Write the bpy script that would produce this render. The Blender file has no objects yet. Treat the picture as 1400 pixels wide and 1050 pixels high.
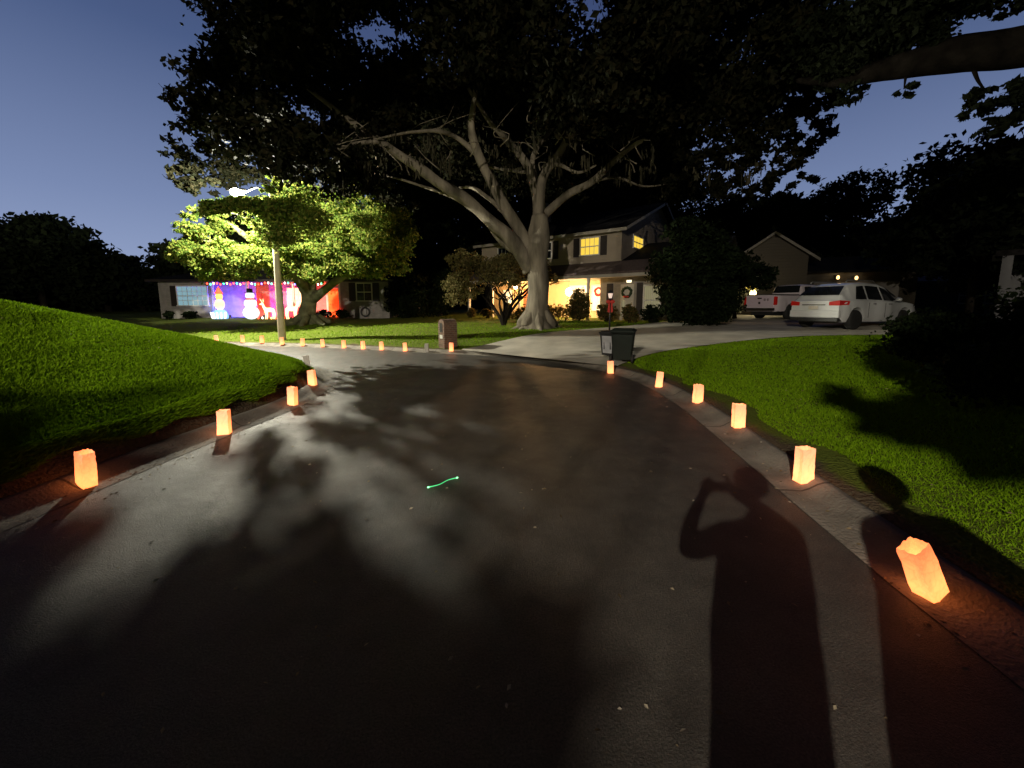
import bpy, math, random
import numpy as np
from mathutils import Vector, Matrix, noise as mnoise
R = math.radians
PI = math.pi
rng = np.random.default_rng(7)
random.seed(7)
scene = bpy.context.scene
C = bpy.data.collections.new("scene_objects"); scene.collection.children.link(C)

# ------------------------------------------------------------------ camera
cam = bpy.data.cameras.new("camera"); cam_o = bpy.data.objects.new("camera", cam)
scene.collection.objects.link(cam_o); scene.camera = cam_o
cam.sensor_width = 36; cam.lens = 526/1400*36; cam.shift_y = -0.0303
cam.clip_start = 0.12; cam.clip_end = 3000
cam_o.location = (0, 0, 1.6); cam_o.rotation_euler = (R(90-7), 0, 0)

# ------------------------------------------------------------------ sky at dusk
w = bpy.data.worlds.new("World"); scene.world = w; w.use_nodes = True
nt = w.node_tree; nt.nodes.clear()
wo = nt.nodes.new('ShaderNodeOutputWorld'); bg = nt.nodes.new('ShaderNodeBackground')
sky = nt.nodes.new('ShaderNodeTexSky'); sky.sky_type = 'NISHITA'; sky.sun_disc = False
sky.sun_elevation = R(-6.0); sky.sun_rotation = R(-75); sky.ozone_density = 3.0
SKY_STRENGTH = 1.0
tint = nt.nodes.new('ShaderNodeMix'); tint.data_type = 'RGBA'; tint.blend_type = 'MIX'
tint.inputs[0].default_value = 0.9
# dusk gradient: paler and greyer low down, bluer overhead, paler towards the last light on the left
tc = nt.nodes.new('ShaderNodeTexCoord'); sx = nt.nodes.new('ShaderNodeSeparateXYZ')
nt.links.new(tc.outputs['Generated'], sx.inputs[0])
cr = nt.nodes.new('ShaderNodeValToRGB')
cr.color_ramp.elements[0].position = 0.0; cr.color_ramp.elements[0].color = (.34, .42, .64, 1)
cr.color_ramp.elements[1].position = 1.0; cr.color_ramp.elements[1].color = (.004, .006, .018, 1)
e = cr.color_ramp.elements.new(.2); e.color = (.20, .265, .46, 1)
e = cr.color_ramp.elements.new(.45); e.color = (.072, .112, .245, 1)
e = cr.color_ramp.elements.new(.66); e.color = (.030, .046, .13, 1)
nt.links.new(sx.outputs['Z'], cr.inputs[0])
mr = nt.nodes.new('ShaderNodeMapRange')
mr.inputs['From Min'].default_value = -.8; mr.inputs['From Max'].default_value = .8
mr.inputs['To Min'].default_value = 1.05; mr.inputs['To Max'].default_value = 1.0
nt.links.new(sx.outputs['X'], mr.inputs['Value'])
mu = nt.nodes.new('ShaderNodeVectorMath'); mu.operation = 'SCALE'
mr2 = nt.nodes.new('ShaderNodeMapRange'); mr2.inputs['From Min'].default_value = .05; mr2.inputs['From Max'].default_value = .5
mr2.inputs['To Min'].default_value = .03; mr2.inputs['To Max'].default_value = 1.0; nt.links.new(sx.outputs['Y'], mr2.inputs['Value'])
mm = nt.nodes.new('ShaderNodeMath'); mm.operation = 'MULTIPLY'; nt.links.new(mr.outputs[0], mm.inputs[0]); nt.links.new(mr2.outputs[0], mm.inputs[1])
nt.links.new(cr.outputs[0], mu.inputs[0]); nt.links.new(mm.outputs[0], mu.inputs['Scale'])
nt.links.new(sky.outputs[0], tint.inputs[6]); nt.links.new(mu.outputs[0], tint.inputs[7])
nt.links.new(tint.outputs[2], bg.inputs[0]); bg.inputs[1].default_value = SKY_STRENGTH
nt.links.new(bg.outputs[0], wo.inputs[0])

scene.view_settings.view_transform = 'Standard'; scene.view_settings.look = 'None'
scene.view_settings.exposure = 0.0; scene.view_settings.gamma = 1.0

# lamp powers (W)
P_NEAR = 15500      # street lamp behind the photographer
P_FAR = 8600       # street lamp across the junction
N_POS = (-7.16, -13.05, 8.0)
F_POS = (-11.30, 16.5, 6.12)

# ------------------------------------------------------------------ helpers
def tag(o, label=None, cat=None, group=None, kind=None):
    if label: o['label'] = label
    if cat: o['category'] = cat
    if group: o['group'] = group
    if kind: o['kind'] = kind
    return o
def empty(name, loc=(0,0,0), rz=0, label=None, cat=None, group=None):
    o = bpy.data.objects.new(name, None); C.objects.link(o)
    o.empty_display_size = .2
    o.location = loc; o.rotation_euler = (0, 0, rz)
    return tag(o, label, cat, group)
def copy_tree(o, parent=None):
    c = o.copy(); C.objects.link(c)
    if parent: c.parent = parent
    for ch in list(o.children): copy_tree(ch, c)
    return c
def link(name, me, parent=None):
    o = bpy.data.objects.new(name, me); C.objects.link(o)
    if parent: o.parent = parent
    return o
def light(name, loc, power, color, size, parent=None, kind='POINT', rot=None, blend=.3, spot=120):
    l = bpy.data.lights.new(name, kind); l.energy = power; l.color = color
    l.shadow_soft_size = size
    if kind == 'SPOT': l.spot_size = R(spot); l.spot_blend = blend
    o = link(name, l, parent); o.location = loc
    if rot: o.rotation_euler = rot
    return o

class MB:
    def __init__(s): s.v = []; s.f = []; s.m = []; s.sm = []
    def add(s, vs, fs, mi=0, smooth=False):
        b = len(s.v); s.v += [tuple(v) for v in vs]
        s.f += [tuple(b+i for i in f) for f in fs]; s.m += [mi]*len(fs); s.sm += [smooth]*len(fs)
    def box(s, x0, x1, y0, y1, z0, z1, mi=0):
        s.add([(x0,y0,z0),(x1,y0,z0),(x1,y1,z0),(x0,y1,z0),(x0,y0,z1),(x1,y0,z1),(x1,y1,z1),(x0,y1,z1)],
              [(0,3,2,1),(4,5,6,7),(0,1,5,4),(1,2,6,5),(2,3,7,6),(3,0,4,7)], mi)
    def tube(s, pts, rad, n=10, mi=0, cap=True, wob=0, smooth=True):
        pts = [Vector(p) for p in pts]; k = len(pts)
        if not hasattr(rad, '__len__'): rad = [rad]*k
        vs = []; fs = []
        up = Vector((0,0,1)); prev = None
        for i, p in enumerate(pts):
            d = (pts[min(i+1,k-1)]-pts[max(i-1,0)]).normalized()
            if prev is None:
                a = d.orthogonal().normalized()
            else:
                a = (prev - d*prev.dot(d)); a = a.normalized() if a.length > 1e-6 else d.orthogonal().normalized()
            prev = a; b = d.cross(a)
            for j in range(n):
                t = 2*PI*j/n; r = rad[i]
                if wob: r *= 1+wob*mnoise.noise(Vector((p.x*1.3+math.cos(t)*1.5, p.y*1.3+math.sin(t)*1.5, p.z*.7)))
                vs.append(p+(a*math.cos(t)+b*math.sin(t))*r)
        for i in range(k-1):
            for j in range(n):
                fs.append((i*n+j, i*n+(j+1)%n, (i+1)*n+(j+1)%n, (i+1)*n+j))
        if cap: fs.append(tuple(range(n-1,-1,-1))); fs.append(tuple((k-1)*n+j for j in range(n)))
        s.add(vs, fs, mi, smooth)
    def lathe(s, prof, n=16, c=(0,0,0), axis='z', mi=0, smooth=True):
        vs = []; fs = []
        for r, h in prof:
            for j in range(n):
                t = 2*PI*j/n; a, b = r*math.cos(t), r*math.sin(t)
                v = (a,b,h) if axis=='z' else ((a,h,b) if axis=='y' else (h,a,b))
                vs.append((v[0]+c[0], v[1]+c[1], v[2]+c[2]))
        k = len(prof)
        for i in range(k-1):
            for j in range(n): fs.append((i*n+j, i*n+(j+1)%n, (i+1)*n+(j+1)%n, (i+1)*n+j))
        fs.append(tuple(range(n-1,-1,-1))); fs.append(tuple((k-1)*n+j for j in range(n)))
        s.add(vs, fs, mi, smooth)
    def ball(s, c, r, n=12, mi=0):
        if not hasattr(r, '__len__'): r = (r,r,r)
        prof = [(math.sin(PI*i/8), -math.cos(PI*i/8)) for i in range(9)]
        vs=[]; fs=[]
        for a,h in prof:
            for j in range(n):
                t=2*PI*j/n; vs.append((c[0]+r[0]*max(a,1e-4)*math.cos(t), c[1]+r[1]*max(a,1e-4)*math.sin(t), c[2]+r[2]*h))
        for i in range(8):
            for j in range(n): fs.append((i*n+j, i*n+(j+1)%n, (i+1)*n+(j+1)%n, (i+1)*n+j))
        s.add(vs, fs, mi, True)
    def prism(s, out, a, b, plane='xz', mi=0):
        n = len(out)
        def P(p, t): return {'xz':(p[0],t,p[1]), 'yz':(t,p[0],p[1]), 'xy':(p[0],p[1],t)}[plane]
        vs = [P(p,a) for p in out]+[P(p,b) for p in out]
        fs = [tuple(range(n)), tuple(range(2*n-1,n-1,-1))]+[(i,i+n,(i+1)%n+n,(i+1)%n) for i in range(n)]
        s.add(vs, fs, mi)
    def torus(s, c, R0, r, plane='xz', n=20, k=8, mi=0, wob=0):
        vs=[]; fs=[]
        for i in range(n):
            t=2*PI*i/n
            for j in range(k):
                u=2*PI*j/k; rr=r*(1+wob*(random.random()-.5))
                q=R0+rr*math.cos(u); a,b,h=q*math.cos(t),q*math.sin(t),rr*math.sin(u)
                v={'xz':(a,h,b),'yz':(h,a,b),'xy':(a,b,h)}[plane]
                vs.append((c[0]+v[0],c[1]+v[1],c[2]+v[2]))
        for i in range(n):
            for j in range(k): fs.append((i*k+j,((i+1)%n)*k+j,((i+1)%n)*k+(j+1)%k,i*k+(j+1)%k))
        s.add(vs, fs, mi, True)
    def build(s, name, mats, parent=None, bevel=0, seg=2, loc=None, rot=None):
        me = bpy.data.meshes.new(name); me.from_pydata(s.v, [], s.f)
        if not isinstance(mats, (list,tuple)): mats = [mats]
        for m in mats: me.materials.append(m)
        me.polygons.foreach_set('material_index', s.m); me.polygons.foreach_set('use_smooth', s.sm)
        me.update()
        o = link(name, me, parent)
        if loc: o.location = loc
        if rot: o.rotation_euler = rot
        if bevel:
            b = o.modifiers.new('bevel','BEVEL'); b.width = bevel; b.segments = seg; b.limit_method = 'ANGLE'; b.angle_limit = R(35)
        return o
def big_mesh(name, V, F, m, parent=None, smooth=False):
    """V (N,3), F (M,k)"""
    me = bpy.data.meshes.new(name); k = F.shape[1]
    me.vertices.add(len(V)); me.vertices.foreach_set('co', V.astype(np.float32).ravel())
    me.loops.add(F.size); me.loops.foreach_set('vertex_index', F.astype(np.int32).ravel())
    me.polygons.add(len(F)); me.polygons.foreach_set('loop_start', (np.arange(len(F))*k).astype(np.int32))
    me.polygons.foreach_set('use_smooth', np.full(len(F), smooth))
    me.materials.append(m); me.update(calc_edges=True)
    return link(name, me, parent)

# ------------------------------------------------------------------ materials
def mat(name, col, rough=.7, var=.25, scale=4, bump=0, bscale=30, metal=0, emis=None, est=0, spec=.5, coord='Object', coat=0, stretch=None):
    m = bpy.data.materials.new(name); m.use_nodes = True; t = m.node_tree
    b = t.nodes['Principled BSDF']; b.inputs['Roughness'].default_value = rough
    b.inputs['Metallic'].default_value = metal; b.inputs['Specular IOR Level'].default_value = spec
    if coat: b.inputs['Coat Weight'].default_value = coat; b.inputs['Coat Roughness'].default_value = .08
    tc = t.nodes.new('ShaderNodeTexCoord')
    n = t.nodes.new('ShaderNodeTexNoise'); n.inputs['Scale'].default_value = scale; n.inputs['Detail'].default_value = 6
    src = tc.outputs[coord]
    if stretch:
        mp = t.nodes.new('ShaderNodeMapping'); mp.inputs['Scale'].default_value = stretch; t.links.new(src, mp.inputs['Vector']); src = mp.outputs[0]
    t.links.new(src, n.inputs['Vector'])
    r = t.nodes.new('ShaderNodeValToRGB')
    c = Vector(col[:3])
    r.color_ramp.elements[0].position = .3; r.color_ramp.elements[1].position = .7
    r.color_ramp.elements[0].color = (*(c*(1-var)), 1); r.color_ramp.elements[1].color = (*(c*(1+var)), 1)
    t.links.new(n.outputs['Fac'], r.inputs[0]); t.links.new(r.outputs[0], b.inputs['Base Color'])
    if bump:
        n2 = t.nodes.new('ShaderNodeTexNoise'); n2.inputs['Scale'].default_value = bscale; n2.inputs['Detail'].default_value = 5
        t.links.new(src, n2.inputs['Vector'])
        bp = t.nodes.new('ShaderNodeBump'); bp.inputs['Strength'].default_value = bump; bp.inputs['Distance'].default_value = .02
        t.links.new(n2.outputs['Fac'], bp.inputs['Height']); t.links.new(bp.outputs[0], b.inputs['Normal'])
    if emis: b.inputs['Emission Color'].default_value = (*emis,1); b.inputs['Emission Strength'].default_value = est
    return m
def leaf_mat(name, cols, trans=.35, rough=.7, spec=.05):
    m = bpy.data.materials.new(name); m.use_nodes = True; t = m.node_tree; t.nodes.clear()
    o = t.nodes.new('ShaderNodeOutputMaterial'); mix = t.nodes.new('ShaderNodeMixShader')
    b = t.nodes.new('ShaderNodeBsdfPrincipled'); b.inputs['Roughness'].default_value = rough; b.inputs['Specular IOR Level'].default_value = spec
    tr = t.nodes.new('ShaderNodeBsdfTranslucent'); g = t.nodes.new('ShaderNodeNewGeometry')
    r = t.nodes.new('ShaderNodeValToRGB')
    for i, c in enumerate(cols):
        p = i/(len(cols)-1)
        e = r.color_ramp.elements[i] if i < 2 and len(cols) == 2 else None
        if i == 0: e = r.color_ramp.elements[0]
        elif i == len(cols)-1: e = r.color_ramp.elements[-1]
        else: e = r.color_ramp.elements.new(p)
        e.color = (*c, 1); e.position = p
    t.links.new(g.outputs['Random Per Island'], r.inputs[0])
    t.links.new(r.outputs[0], b.inputs['Base Color']); t.links.new(r.outputs[0], tr.inputs['Color'])
    mix.inputs[0].default_value = trans
    t.links.new(b.outputs[0], mix.inputs[1]); t.links.new(tr.outputs[0], mix.inputs[2]); t.links.new(mix.outputs[0], o.inputs[0])
    return m
def emit_mat(name, col, st):
    m = bpy.data.materials.new(name); m.use_nodes = True; b = m.node_tree.nodes['Principled BSDF']
    b.inputs['Base Color'].default_value = (*[min(1,c)*.6 for c in col],1); b.inputs['Emission Color'].default_value = (*col,1)
    b.inputs['Emission Strength'].default_value = st
    return m
def curtain_mat(name, c0, c1, st, scale=9, dirn='X'):
    """lit window: light shining through folded curtains"""
    m = bpy.data.materials.new(name); m.use_nodes = True; t = m.node_tree; b = t.nodes['Principled BSDF']
    tc = t.nodes.new('ShaderNodeTexCoord'); wv = t.nodes.new('ShaderNodeTexWave'); wv.bands_direction = dirn
    wv.inputs['Scale'].default_value = scale; wv.inputs['Distortion'].default_value = 2.5; wv.inputs['Detail'].default_value = 3
    t.links.new(tc.outputs['Object'], wv.inputs['Vector'])
    r = t.nodes.new('ShaderNodeValToRGB'); r.color_ramp.elements[0].color = (*c0,1); r.color_ramp.elements[1].color = (*c1,1)
    t.links.new(wv.outputs['Fac'], r.inputs[0]); t.links.new(r.outputs[0], b.inputs['Emission Color'])
    b.inputs['Base Color'].default_value = (.1,.1,.1,1); b.inputs['Emission Strength'].default_value = st
    b.inputs['Roughness'].default_value = .3
    return m
def brick_mat(name, c1, c2, mortar, sc=1.0, bump=.6):
    m = bpy.data.materials.new(name); m.use_nodes = True; t = m.node_tree; b = t.nodes['Principled BSDF']
    tc = t.nodes.new('ShaderNodeTexCoord'); sp = t.nodes.new('ShaderNodeSeparateXYZ'); ad = t.nodes.new('ShaderNodeMath')
    cb = t.nodes.new('ShaderNodeCombineXYZ')
    t.links.new(tc.outputs['Object'], sp.inputs[0]); t.links.new(sp.outputs['X'], ad.inputs[0]); t.links.new(sp.outputs['Y'], ad.inputs[1])
    t.links.new(ad.outputs[0], cb.inputs['X']); t.links.new(sp.outputs['Z'], cb.inputs['Y'])
    br = t.nodes.new('ShaderNodeTexBrick'); br.inputs['Scale'].default_value = sc
    br.inputs['Brick Width'].default_value = .21; br.inputs['Row Height'].default_value = .075; br.inputs['Mortar Size'].default_value = .008
    br.inputs['Color1'].default_value = (*c1,1); br.inputs['Color2'].default_value = (*c2,1); br.inputs['Mortar'].default_value = (*mortar,1)
    t.links.new(cb.outputs[0], br.inputs['Vector'])
    n = t.nodes.new('ShaderNodeTexNoise'); n.inputs['Scale'].default_value = 3; n.inputs['Detail'].default_value = 6
    t.links.new(tc.outputs['Object'], n.inputs['Vector'])
    mx = t.nodes.new('ShaderNodeMix'); mx.data_type = 'RGBA'; mx.blend_type = 'MULTIPLY'; mx.inputs[0].default_value = .6
    t.links.new(br.outputs['Color'], mx.inputs[6]); t.links.new(n.outputs['Fac'], mx.inputs[7])
    t.links.new(mx.outputs[2], b.inputs['Base Color']); b.inputs['Roughness'].default_value = .85
    bp = t.nodes.new('ShaderNodeBump'); bp.inputs['Strength'].default_value = bump; bp.inputs['Distance'].default_value = .01
    t.links.new(br.outputs['Fac'], bp.inputs['Height']); bp.invert = True; t.links.new(bp.outputs[0], b.inputs['Normal'])
    return m
def siding_mat(name, col, pitch=.2):
    m = mat(name, col, .6, .08, 2); t = m.node_tree; b = t.nodes['Principled BSDF']
    tc = t.nodes.new('ShaderNodeTexCoord'); wv = t.nodes.new('ShaderNodeTexWave'); wv.bands_direction = 'Z'; wv.wave_profile = 'SAW'
    wv.inputs['Scale'].default_value = 1/(2*pitch)*.63
    t.links.new(tc.outputs['Object'], wv.inputs['Vector'])
    bp = t.nodes.new('ShaderNodeBump'); bp.inputs['Strength'].default_value = .8; bp.inputs['Distance'].default_value = .03
    t.links.new(wv.outputs['Fac'], bp.inputs['Height']); t.links.new(bp.outputs[0], b.inputs['Normal'])
    return m
M = {}
M['bark'] = mat('oak_bark', (.165,.145,.112), .95, .5, 3.0, 1.0, 16, spec=.1, stretch=(1,1,.22))
M['arm'] = mat('weathered_arm', (.05,.05,.045), .8, .2)
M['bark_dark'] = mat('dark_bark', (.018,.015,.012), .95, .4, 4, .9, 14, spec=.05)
M['bark_pale'] = mat('mossy_bark', (.13,.13,.075), .95, .5, 3, .9, 12, spec=.1)
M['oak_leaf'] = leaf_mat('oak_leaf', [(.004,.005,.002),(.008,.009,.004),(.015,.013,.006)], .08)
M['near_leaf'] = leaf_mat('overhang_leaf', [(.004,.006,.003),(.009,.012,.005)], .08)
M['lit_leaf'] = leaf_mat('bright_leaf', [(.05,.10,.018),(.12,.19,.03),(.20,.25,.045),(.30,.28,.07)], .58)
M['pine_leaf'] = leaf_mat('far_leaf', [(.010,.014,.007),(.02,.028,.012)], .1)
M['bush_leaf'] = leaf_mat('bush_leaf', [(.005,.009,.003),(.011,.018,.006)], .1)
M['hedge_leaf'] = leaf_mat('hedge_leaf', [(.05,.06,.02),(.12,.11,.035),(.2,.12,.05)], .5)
M['gold_leaf'] = leaf_mat('dry_leaf', [(.10,.085,.03),(.16,.13,.055),(.08,.09,.03)], .3)
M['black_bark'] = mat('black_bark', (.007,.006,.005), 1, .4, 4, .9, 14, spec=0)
M['grass'] = leaf_mat('grass_blade', [(.12,.235,.004),(.15,.28,.006),(.18,.30,.010)], .3, .6)
M['moss'] = leaf_mat('spanish_moss', [(.03,.03,.02),(.06,.055,.035)], .2)
M['white_paint'] = mat('white_trim', (.72,.70,.66), .5, .05)
M['black'] = mat('black_plastic', (.02,.02,.021), .45, .2)
M['rubber'] = mat('tyre_rubber', (.015,.015,.015), .8, .2)
M['shutter'] = mat('dark_shutter', (.022,.016,.014), .6, .15)
M['shingle'] = mat('roof_shingle', (.012,.011,.011), .95, .4, 9, .6, 25, spec=.05)
M['shingle_red'] = mat('porch_shingle', (.085,.06,.055), .9, .3, 9, .6, 25)
M['galv'] = mat('galvanised', (.35,.35,.34), .45, .15, 8, 0, 0, .8)
M['concrete_pole'] = mat('concrete_pole', (.42,.38,.26), .85, .2, 3, .4, 20)
M['glass_dark'] = mat('dark_glass', (.012,.014,.016), .06, .1, spec=.9)
M['car_white'] = mat('white_car_paint', (.62,.64,.65), .3, .03, coat=.8)
M['truck_white'] = mat('silver_white_paint', (.62,.56,.60), .35, .03, coat=.6)
M['chrome'] = mat('chrome', (.6,.6,.6), .15, .05, metal=1)
M['tail_red'] = mat('tail_lamp_red', (.45,.015,.012), .15, .1, coat=1, emis=(1,.03,.02), est=.05)
M['bin'] = mat('bin_plastic', (.013,.018,.015), .7, .15, 5, spec=.15)
M['bin_pale'] = mat('bin_pale_plastic', (.35,.36,.38), .35, .2, 5)
M['skin'] = mat('skin', (.45,.28,.2), .5, .08); M['cloth'] = mat('dark_jacket', (.05,.055,.07), .9, .2)
M['cloth2'] = mat('grey_coat', (.09,.08,.08), .9, .2); M['hair'] = mat('dark_hair', (.03,.02,.015), .7, .3)
M['red_cloth'] = mat('red_ribbon', (.5,.03,.02), .6, .1)
M['wreath_green'] = mat('wreath_green', (.03,.05,.02), .9, .4, 20); M['wreath_red'] = mat('wreath_red', (.5,.03,.02), .8, .4, 20)

# asphalt: aggregate, worn lanes, stains, cracks
def asphalt():
    m = bpy.data.materials.new('asphalt'); m.use_nodes = True; t = m.node_tree; b = t.nodes['Principled BSDF']
    tc = t.nodes.new('ShaderNodeTexCoord')
    def nz(s, d=6, rough=.6):
        n = t.nodes.new('ShaderNodeTexNoise'); n.inputs['Scale'].default_value = s; n.inputs['Detail'].default_value = d; n.inputs['Roughness'].default_value = rough
        t.links.new(tc.outputs['Object'], n.inputs['Vector']); return n
    def ramp(src, p0, c0, p1, c1):
        r = t.nodes.new('ShaderNodeValToRGB'); r.color_ramp.elements[0].position = p0; r.color_ramp.elements[1].position = p1
        r.color_ramp.elements[0].color = (*c0,1); r.color_ramp.elements[1].color = (*c1,1); t.links.new(src, r.inputs[0]); return r
    def mul(a, b_, f=1.0, mode='MULTIPLY'):
        x = t.nodes.new('ShaderNodeMix'); x.data_type = 'RGBA'; x.blend_type = mode
        if isinstance(f, float): x.inputs[0].default_value = f
        else: t.links.new(f, x.inputs[0])
        t.links.new(a, x.inputs[6]); t.links.new(b_, x.inputs[7]); return x.outputs[2]
    big = ramp(nz(.35, 5).outputs['Fac'], .3, (.038,.0345,.031), .7, (.058,.053,.047))
    mid = ramp(nz(3.2, 7, .7).outputs['Fac'], .3, (.62,.62,.62), .7, (1.38,1.38,1.38))
    fine = ramp(nz(95, 3, .75).outputs['Fac'], .33, (.35,.35,.35), .70, (1.95,1.88,1.75))
    c = mul(big.outputs[0], mid.outputs[0]); c = mul(c, fine.outputs[0])
    vo = t.nodes.new('ShaderNodeTexVoronoi'); vo.inputs['Scale'].default_value = 26; vo.inputs['Randomness'].default_value = 1
    t.links.new(tc.outputs['Object'], vo.inputs['Vector'])
    spk = ramp(vo.outputs['Distance'], .035, (1,1,1), .06, (0,0,0))
    keep = ramp(nz(7, 2).outputs['Fac'], .56, (0,0,0), .60, (1,1,1))
    sp2 = mul(spk.outputs[0], keep.outputs[0])
    white = t.nodes.new('ShaderNodeRGB'); white.outputs[0].default_value = (.30,.28,.25,1)
    c = mul(c, white.outputs[0], sp2, 'MIX')
    cv = t.nodes.new('ShaderNodeTexVoronoi'); cv.feature = 'DISTANCE_TO_EDGE'; cv.inputs['Scale'].default_value = .45
    wn = nz(1.6, 6, .7); ad = t.nodes.new('ShaderNodeMix'); ad.data_type = 'RGBA'; ad.blend_type = 'LINEAR_LIGHT'; ad.inputs[0].default_value = .5
    t.links.new(tc.outputs['Object'], ad.inputs[6]); t.links.new(wn.outputs['Color'], ad.inputs[7]); t.links.new(ad.outputs[2], cv.inputs['Vector'])
    crack = ramp(cv.outputs['Distance'], .002, (.45,.45,.45), .008, (1,1,1))
    ck = ramp(nz(.25, 2).outputs['Fac'], .5, (0,0,0), .56, (1,1,1))
    c2 = mul(c, crack.outputs[0]); c = mul(c, c2, ck.outputs[0], 'MIX')
    t.links.new(c, b.inputs['Base Color'])
    rr = ramp(nz(1.1, 5).outputs['Fac'], .3, (.47,.47,.47), .7, (.66,.66,.66)); t.links.new(rr.outputs[0], b.inputs['Roughness'])
    b.inputs['Specular IOR Level'].default_value = .45
    bp = t.nodes.new('ShaderNodeBump'); bp.inputs['Strength'].default_value = .85; bp.inputs['Distance'].default_value = .012
    t.links.new(nz(110, 4, .75).outputs['Fac'], bp.inputs['Height'])
    bp2 = t.nodes.new('ShaderNodeBump'); bp2.inputs['Strength'].default_value = .35; bp2.inputs['Distance'].default_value = .05
    t.links.new(nz(2.4, 5).outputs['Fac'], bp2.inputs['Height']); t.links.new(bp.outputs[0], bp2.inputs['Normal'])
    t.links.new(bp2.outputs[0], b.inputs['Normal'])
    return m
M['asphalt'] = asphalt()
M['kerb'] = mat('kerb_concrete', (.16,.145,.12), .9, .45, 2.5, .6, 40)
_t = M['kerb'].node_tree; _b = _t.nodes['Principled BSDF']; _a = _t.nodes.new('ShaderNodeAttribute'); _a.attribute_name = 'along'
_pp = _t.nodes.new('ShaderNodeMath'); _pp.operation = 'PINGPONG'; _pp.inputs[1].default_value = .9; _t.links.new(_a.outputs['Fac'], _pp.inputs[0])
_mr = _t.nodes.new('ShaderNodeMapRange'); _mr.inputs['From Min'].default_value = .006; _mr.inputs['From Max'].default_value = .014; _mr.inputs['To Min'].default_value = .25; _t.links.new(_pp.outputs[0], _mr.inputs['Value'])
_lk = _b.inputs['Base Color'].links[0].from_socket; _vm = _t.nodes.new('ShaderNodeVectorMath'); _vm.operation = 'SCALE'; _t.links.new(_lk, _vm.inputs[0]); _t.links.new(_mr.outputs[0], _vm.inputs['Scale']); _t.links.new(_vm.outputs[0], _b.inputs['Base Color'])
M['drive'] = mat('driveway_concrete', (.42,.39,.33), .85, .25, 1.2, .5, 40)

def lawn_mat():
    m = bpy.data.materials.new('lawn'); m.use_nodes = True; t = m.node_tree; b = t.nodes['Principled BSDF']
    tc = t.nodes.new('ShaderNodeTexCoord'); at = t.nodes.new('ShaderNodeAttribute'); at.attribute_name = 'edge'
    n = t.nodes.new('ShaderNodeTexNoise'); n.inputs['Scale'].default_value = 1.4; n.inputs['Detail'].default_value = 8; n.inputs['Roughness'].default_value = .7
    n2 = t.nodes.new('ShaderNodeTexNoise'); n2.inputs['Scale'].default_value = 30; n2.inputs['Detail'].default_value = 4
    for q in (n, n2): t.links.new(tc.outputs['Object'], q.inputs['Vector'])
    r = t.nodes.new('ShaderNodeValToRGB'); r.color_ramp.elements[0].position = .25; r.color_ramp.elements[1].position = .75
    r.color_ramp.elements[0].color = (.058,.085,.009,1); r.color_ramp.elements[1].color = (.125,.155,.024,1)
    mxn = t.nodes.new('ShaderNodeMix'); mxn.data_type = 'FLOAT'; mxn.inputs[0].default_value = .5
    t.links.new(n.outputs['Fac'], mxn.inputs[2]); t.links.new(n2.outputs['Fac'], mxn.inputs[3]); t.links.new(mxn.outputs[0], r.inputs[0])
    # bare soil by the kerb, ragged edge
    ad = t.nodes.new('ShaderNodeMath'); ad.operation = 'MULTIPLY_ADD'; ad.inputs[1].default_value = .8; t.links.new(n.outputs['Fac'], ad.inputs[0]); 
    sub = t.nodes.new('ShaderNodeMath'); sub.operation = 'SUBTRACT'; t.links.new(at.outputs['Fac'], sub.inputs[0]); t.links.new(ad.outputs[0], sub.inputs[1]); ad.inputs[2].default_value = .12
    sm = t.nodes.new('ShaderNodeMapRange'); sm.inputs['From Min'].default_value = -.05; sm.inputs['From Max'].default_value = .08
    t.links.new(sub.outputs[0], sm.inputs['Value'])
    mx = t.nodes.new('ShaderNodeMix'); mx.data_type = 'RGBA'; t.links.new(sm.outputs[0], mx.inputs[0])
    soil = t.nodes.new('ShaderNodeValToRGB'); soil.color_ramp.elements[0].color = (.045,.034,.022,1); soil.color_ramp.elements[1].color = (.11,.085,.055,1)
    t.links.new(n2.outputs['Fac'], soil.inputs[0]); t.links.new(soil.outputs[0], mx.inputs[6]); t.links.new(r.outputs[0], mx.inputs[7])
    t.links.new(mx.outputs[2], b.inputs['Base Color']); b.inputs['Roughness'].default_value = .95; b.inputs['Specular IOR Level'].default_value = .1
    bp = t.nodes.new('ShaderNodeBump'); bp.inputs['Strength'].default_value = 1; bp.inputs['Distance'].default_value = .04
    t.links.new(n2.outputs['Fac'], bp.inputs['Height']); t.links.new(bp.outputs[0], b.inputs['Normal'])
    return m
M['lawn'] = lawn_mat()

# ------------------------------------------------------------------ ground plan
def smooth_poly(pts, n=2):
    p = np.array(pts, float)
    for _ in range(n):
        q = np.empty((2*len(p)-2, 2)); q[0::2] = p[:-1]*.75+p[1:]*.25; q[1::2] = p[:-1]*.25+p[1:]*.75
        p = np.vstack([p[:1], q, p[-1:]])
    return p
LEFT = smooth_poly([(-3.7,-40),(-3.7,-5),(-3.68,2.5),(-3.55,4.5),(-3.38,5.9),(-3.5,7.1),(-3.95,8.5),(-4.9,9.9),(-7.0,10.7),(-11,11.1),(-20,11.4),(-70,12)])
RIGHT = smooth_poly([(1.9,-40),(1.95,-5),(2.15,1.5),(2.32,2.9),(2.5,4.2),(2.72,5.9),(2.75,7.4),(2.5,8.9),(1.4,10.8),(-.3,12.1),(-2.2,12.75),(-4.6,13.7),(-7.4,14.7),(-10.2,15.35),(-13,15.6),(-20,15.8),(-70,16.4)])
ROAD = np.vstack([LEFT, RIGHT[::-1]])
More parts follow.
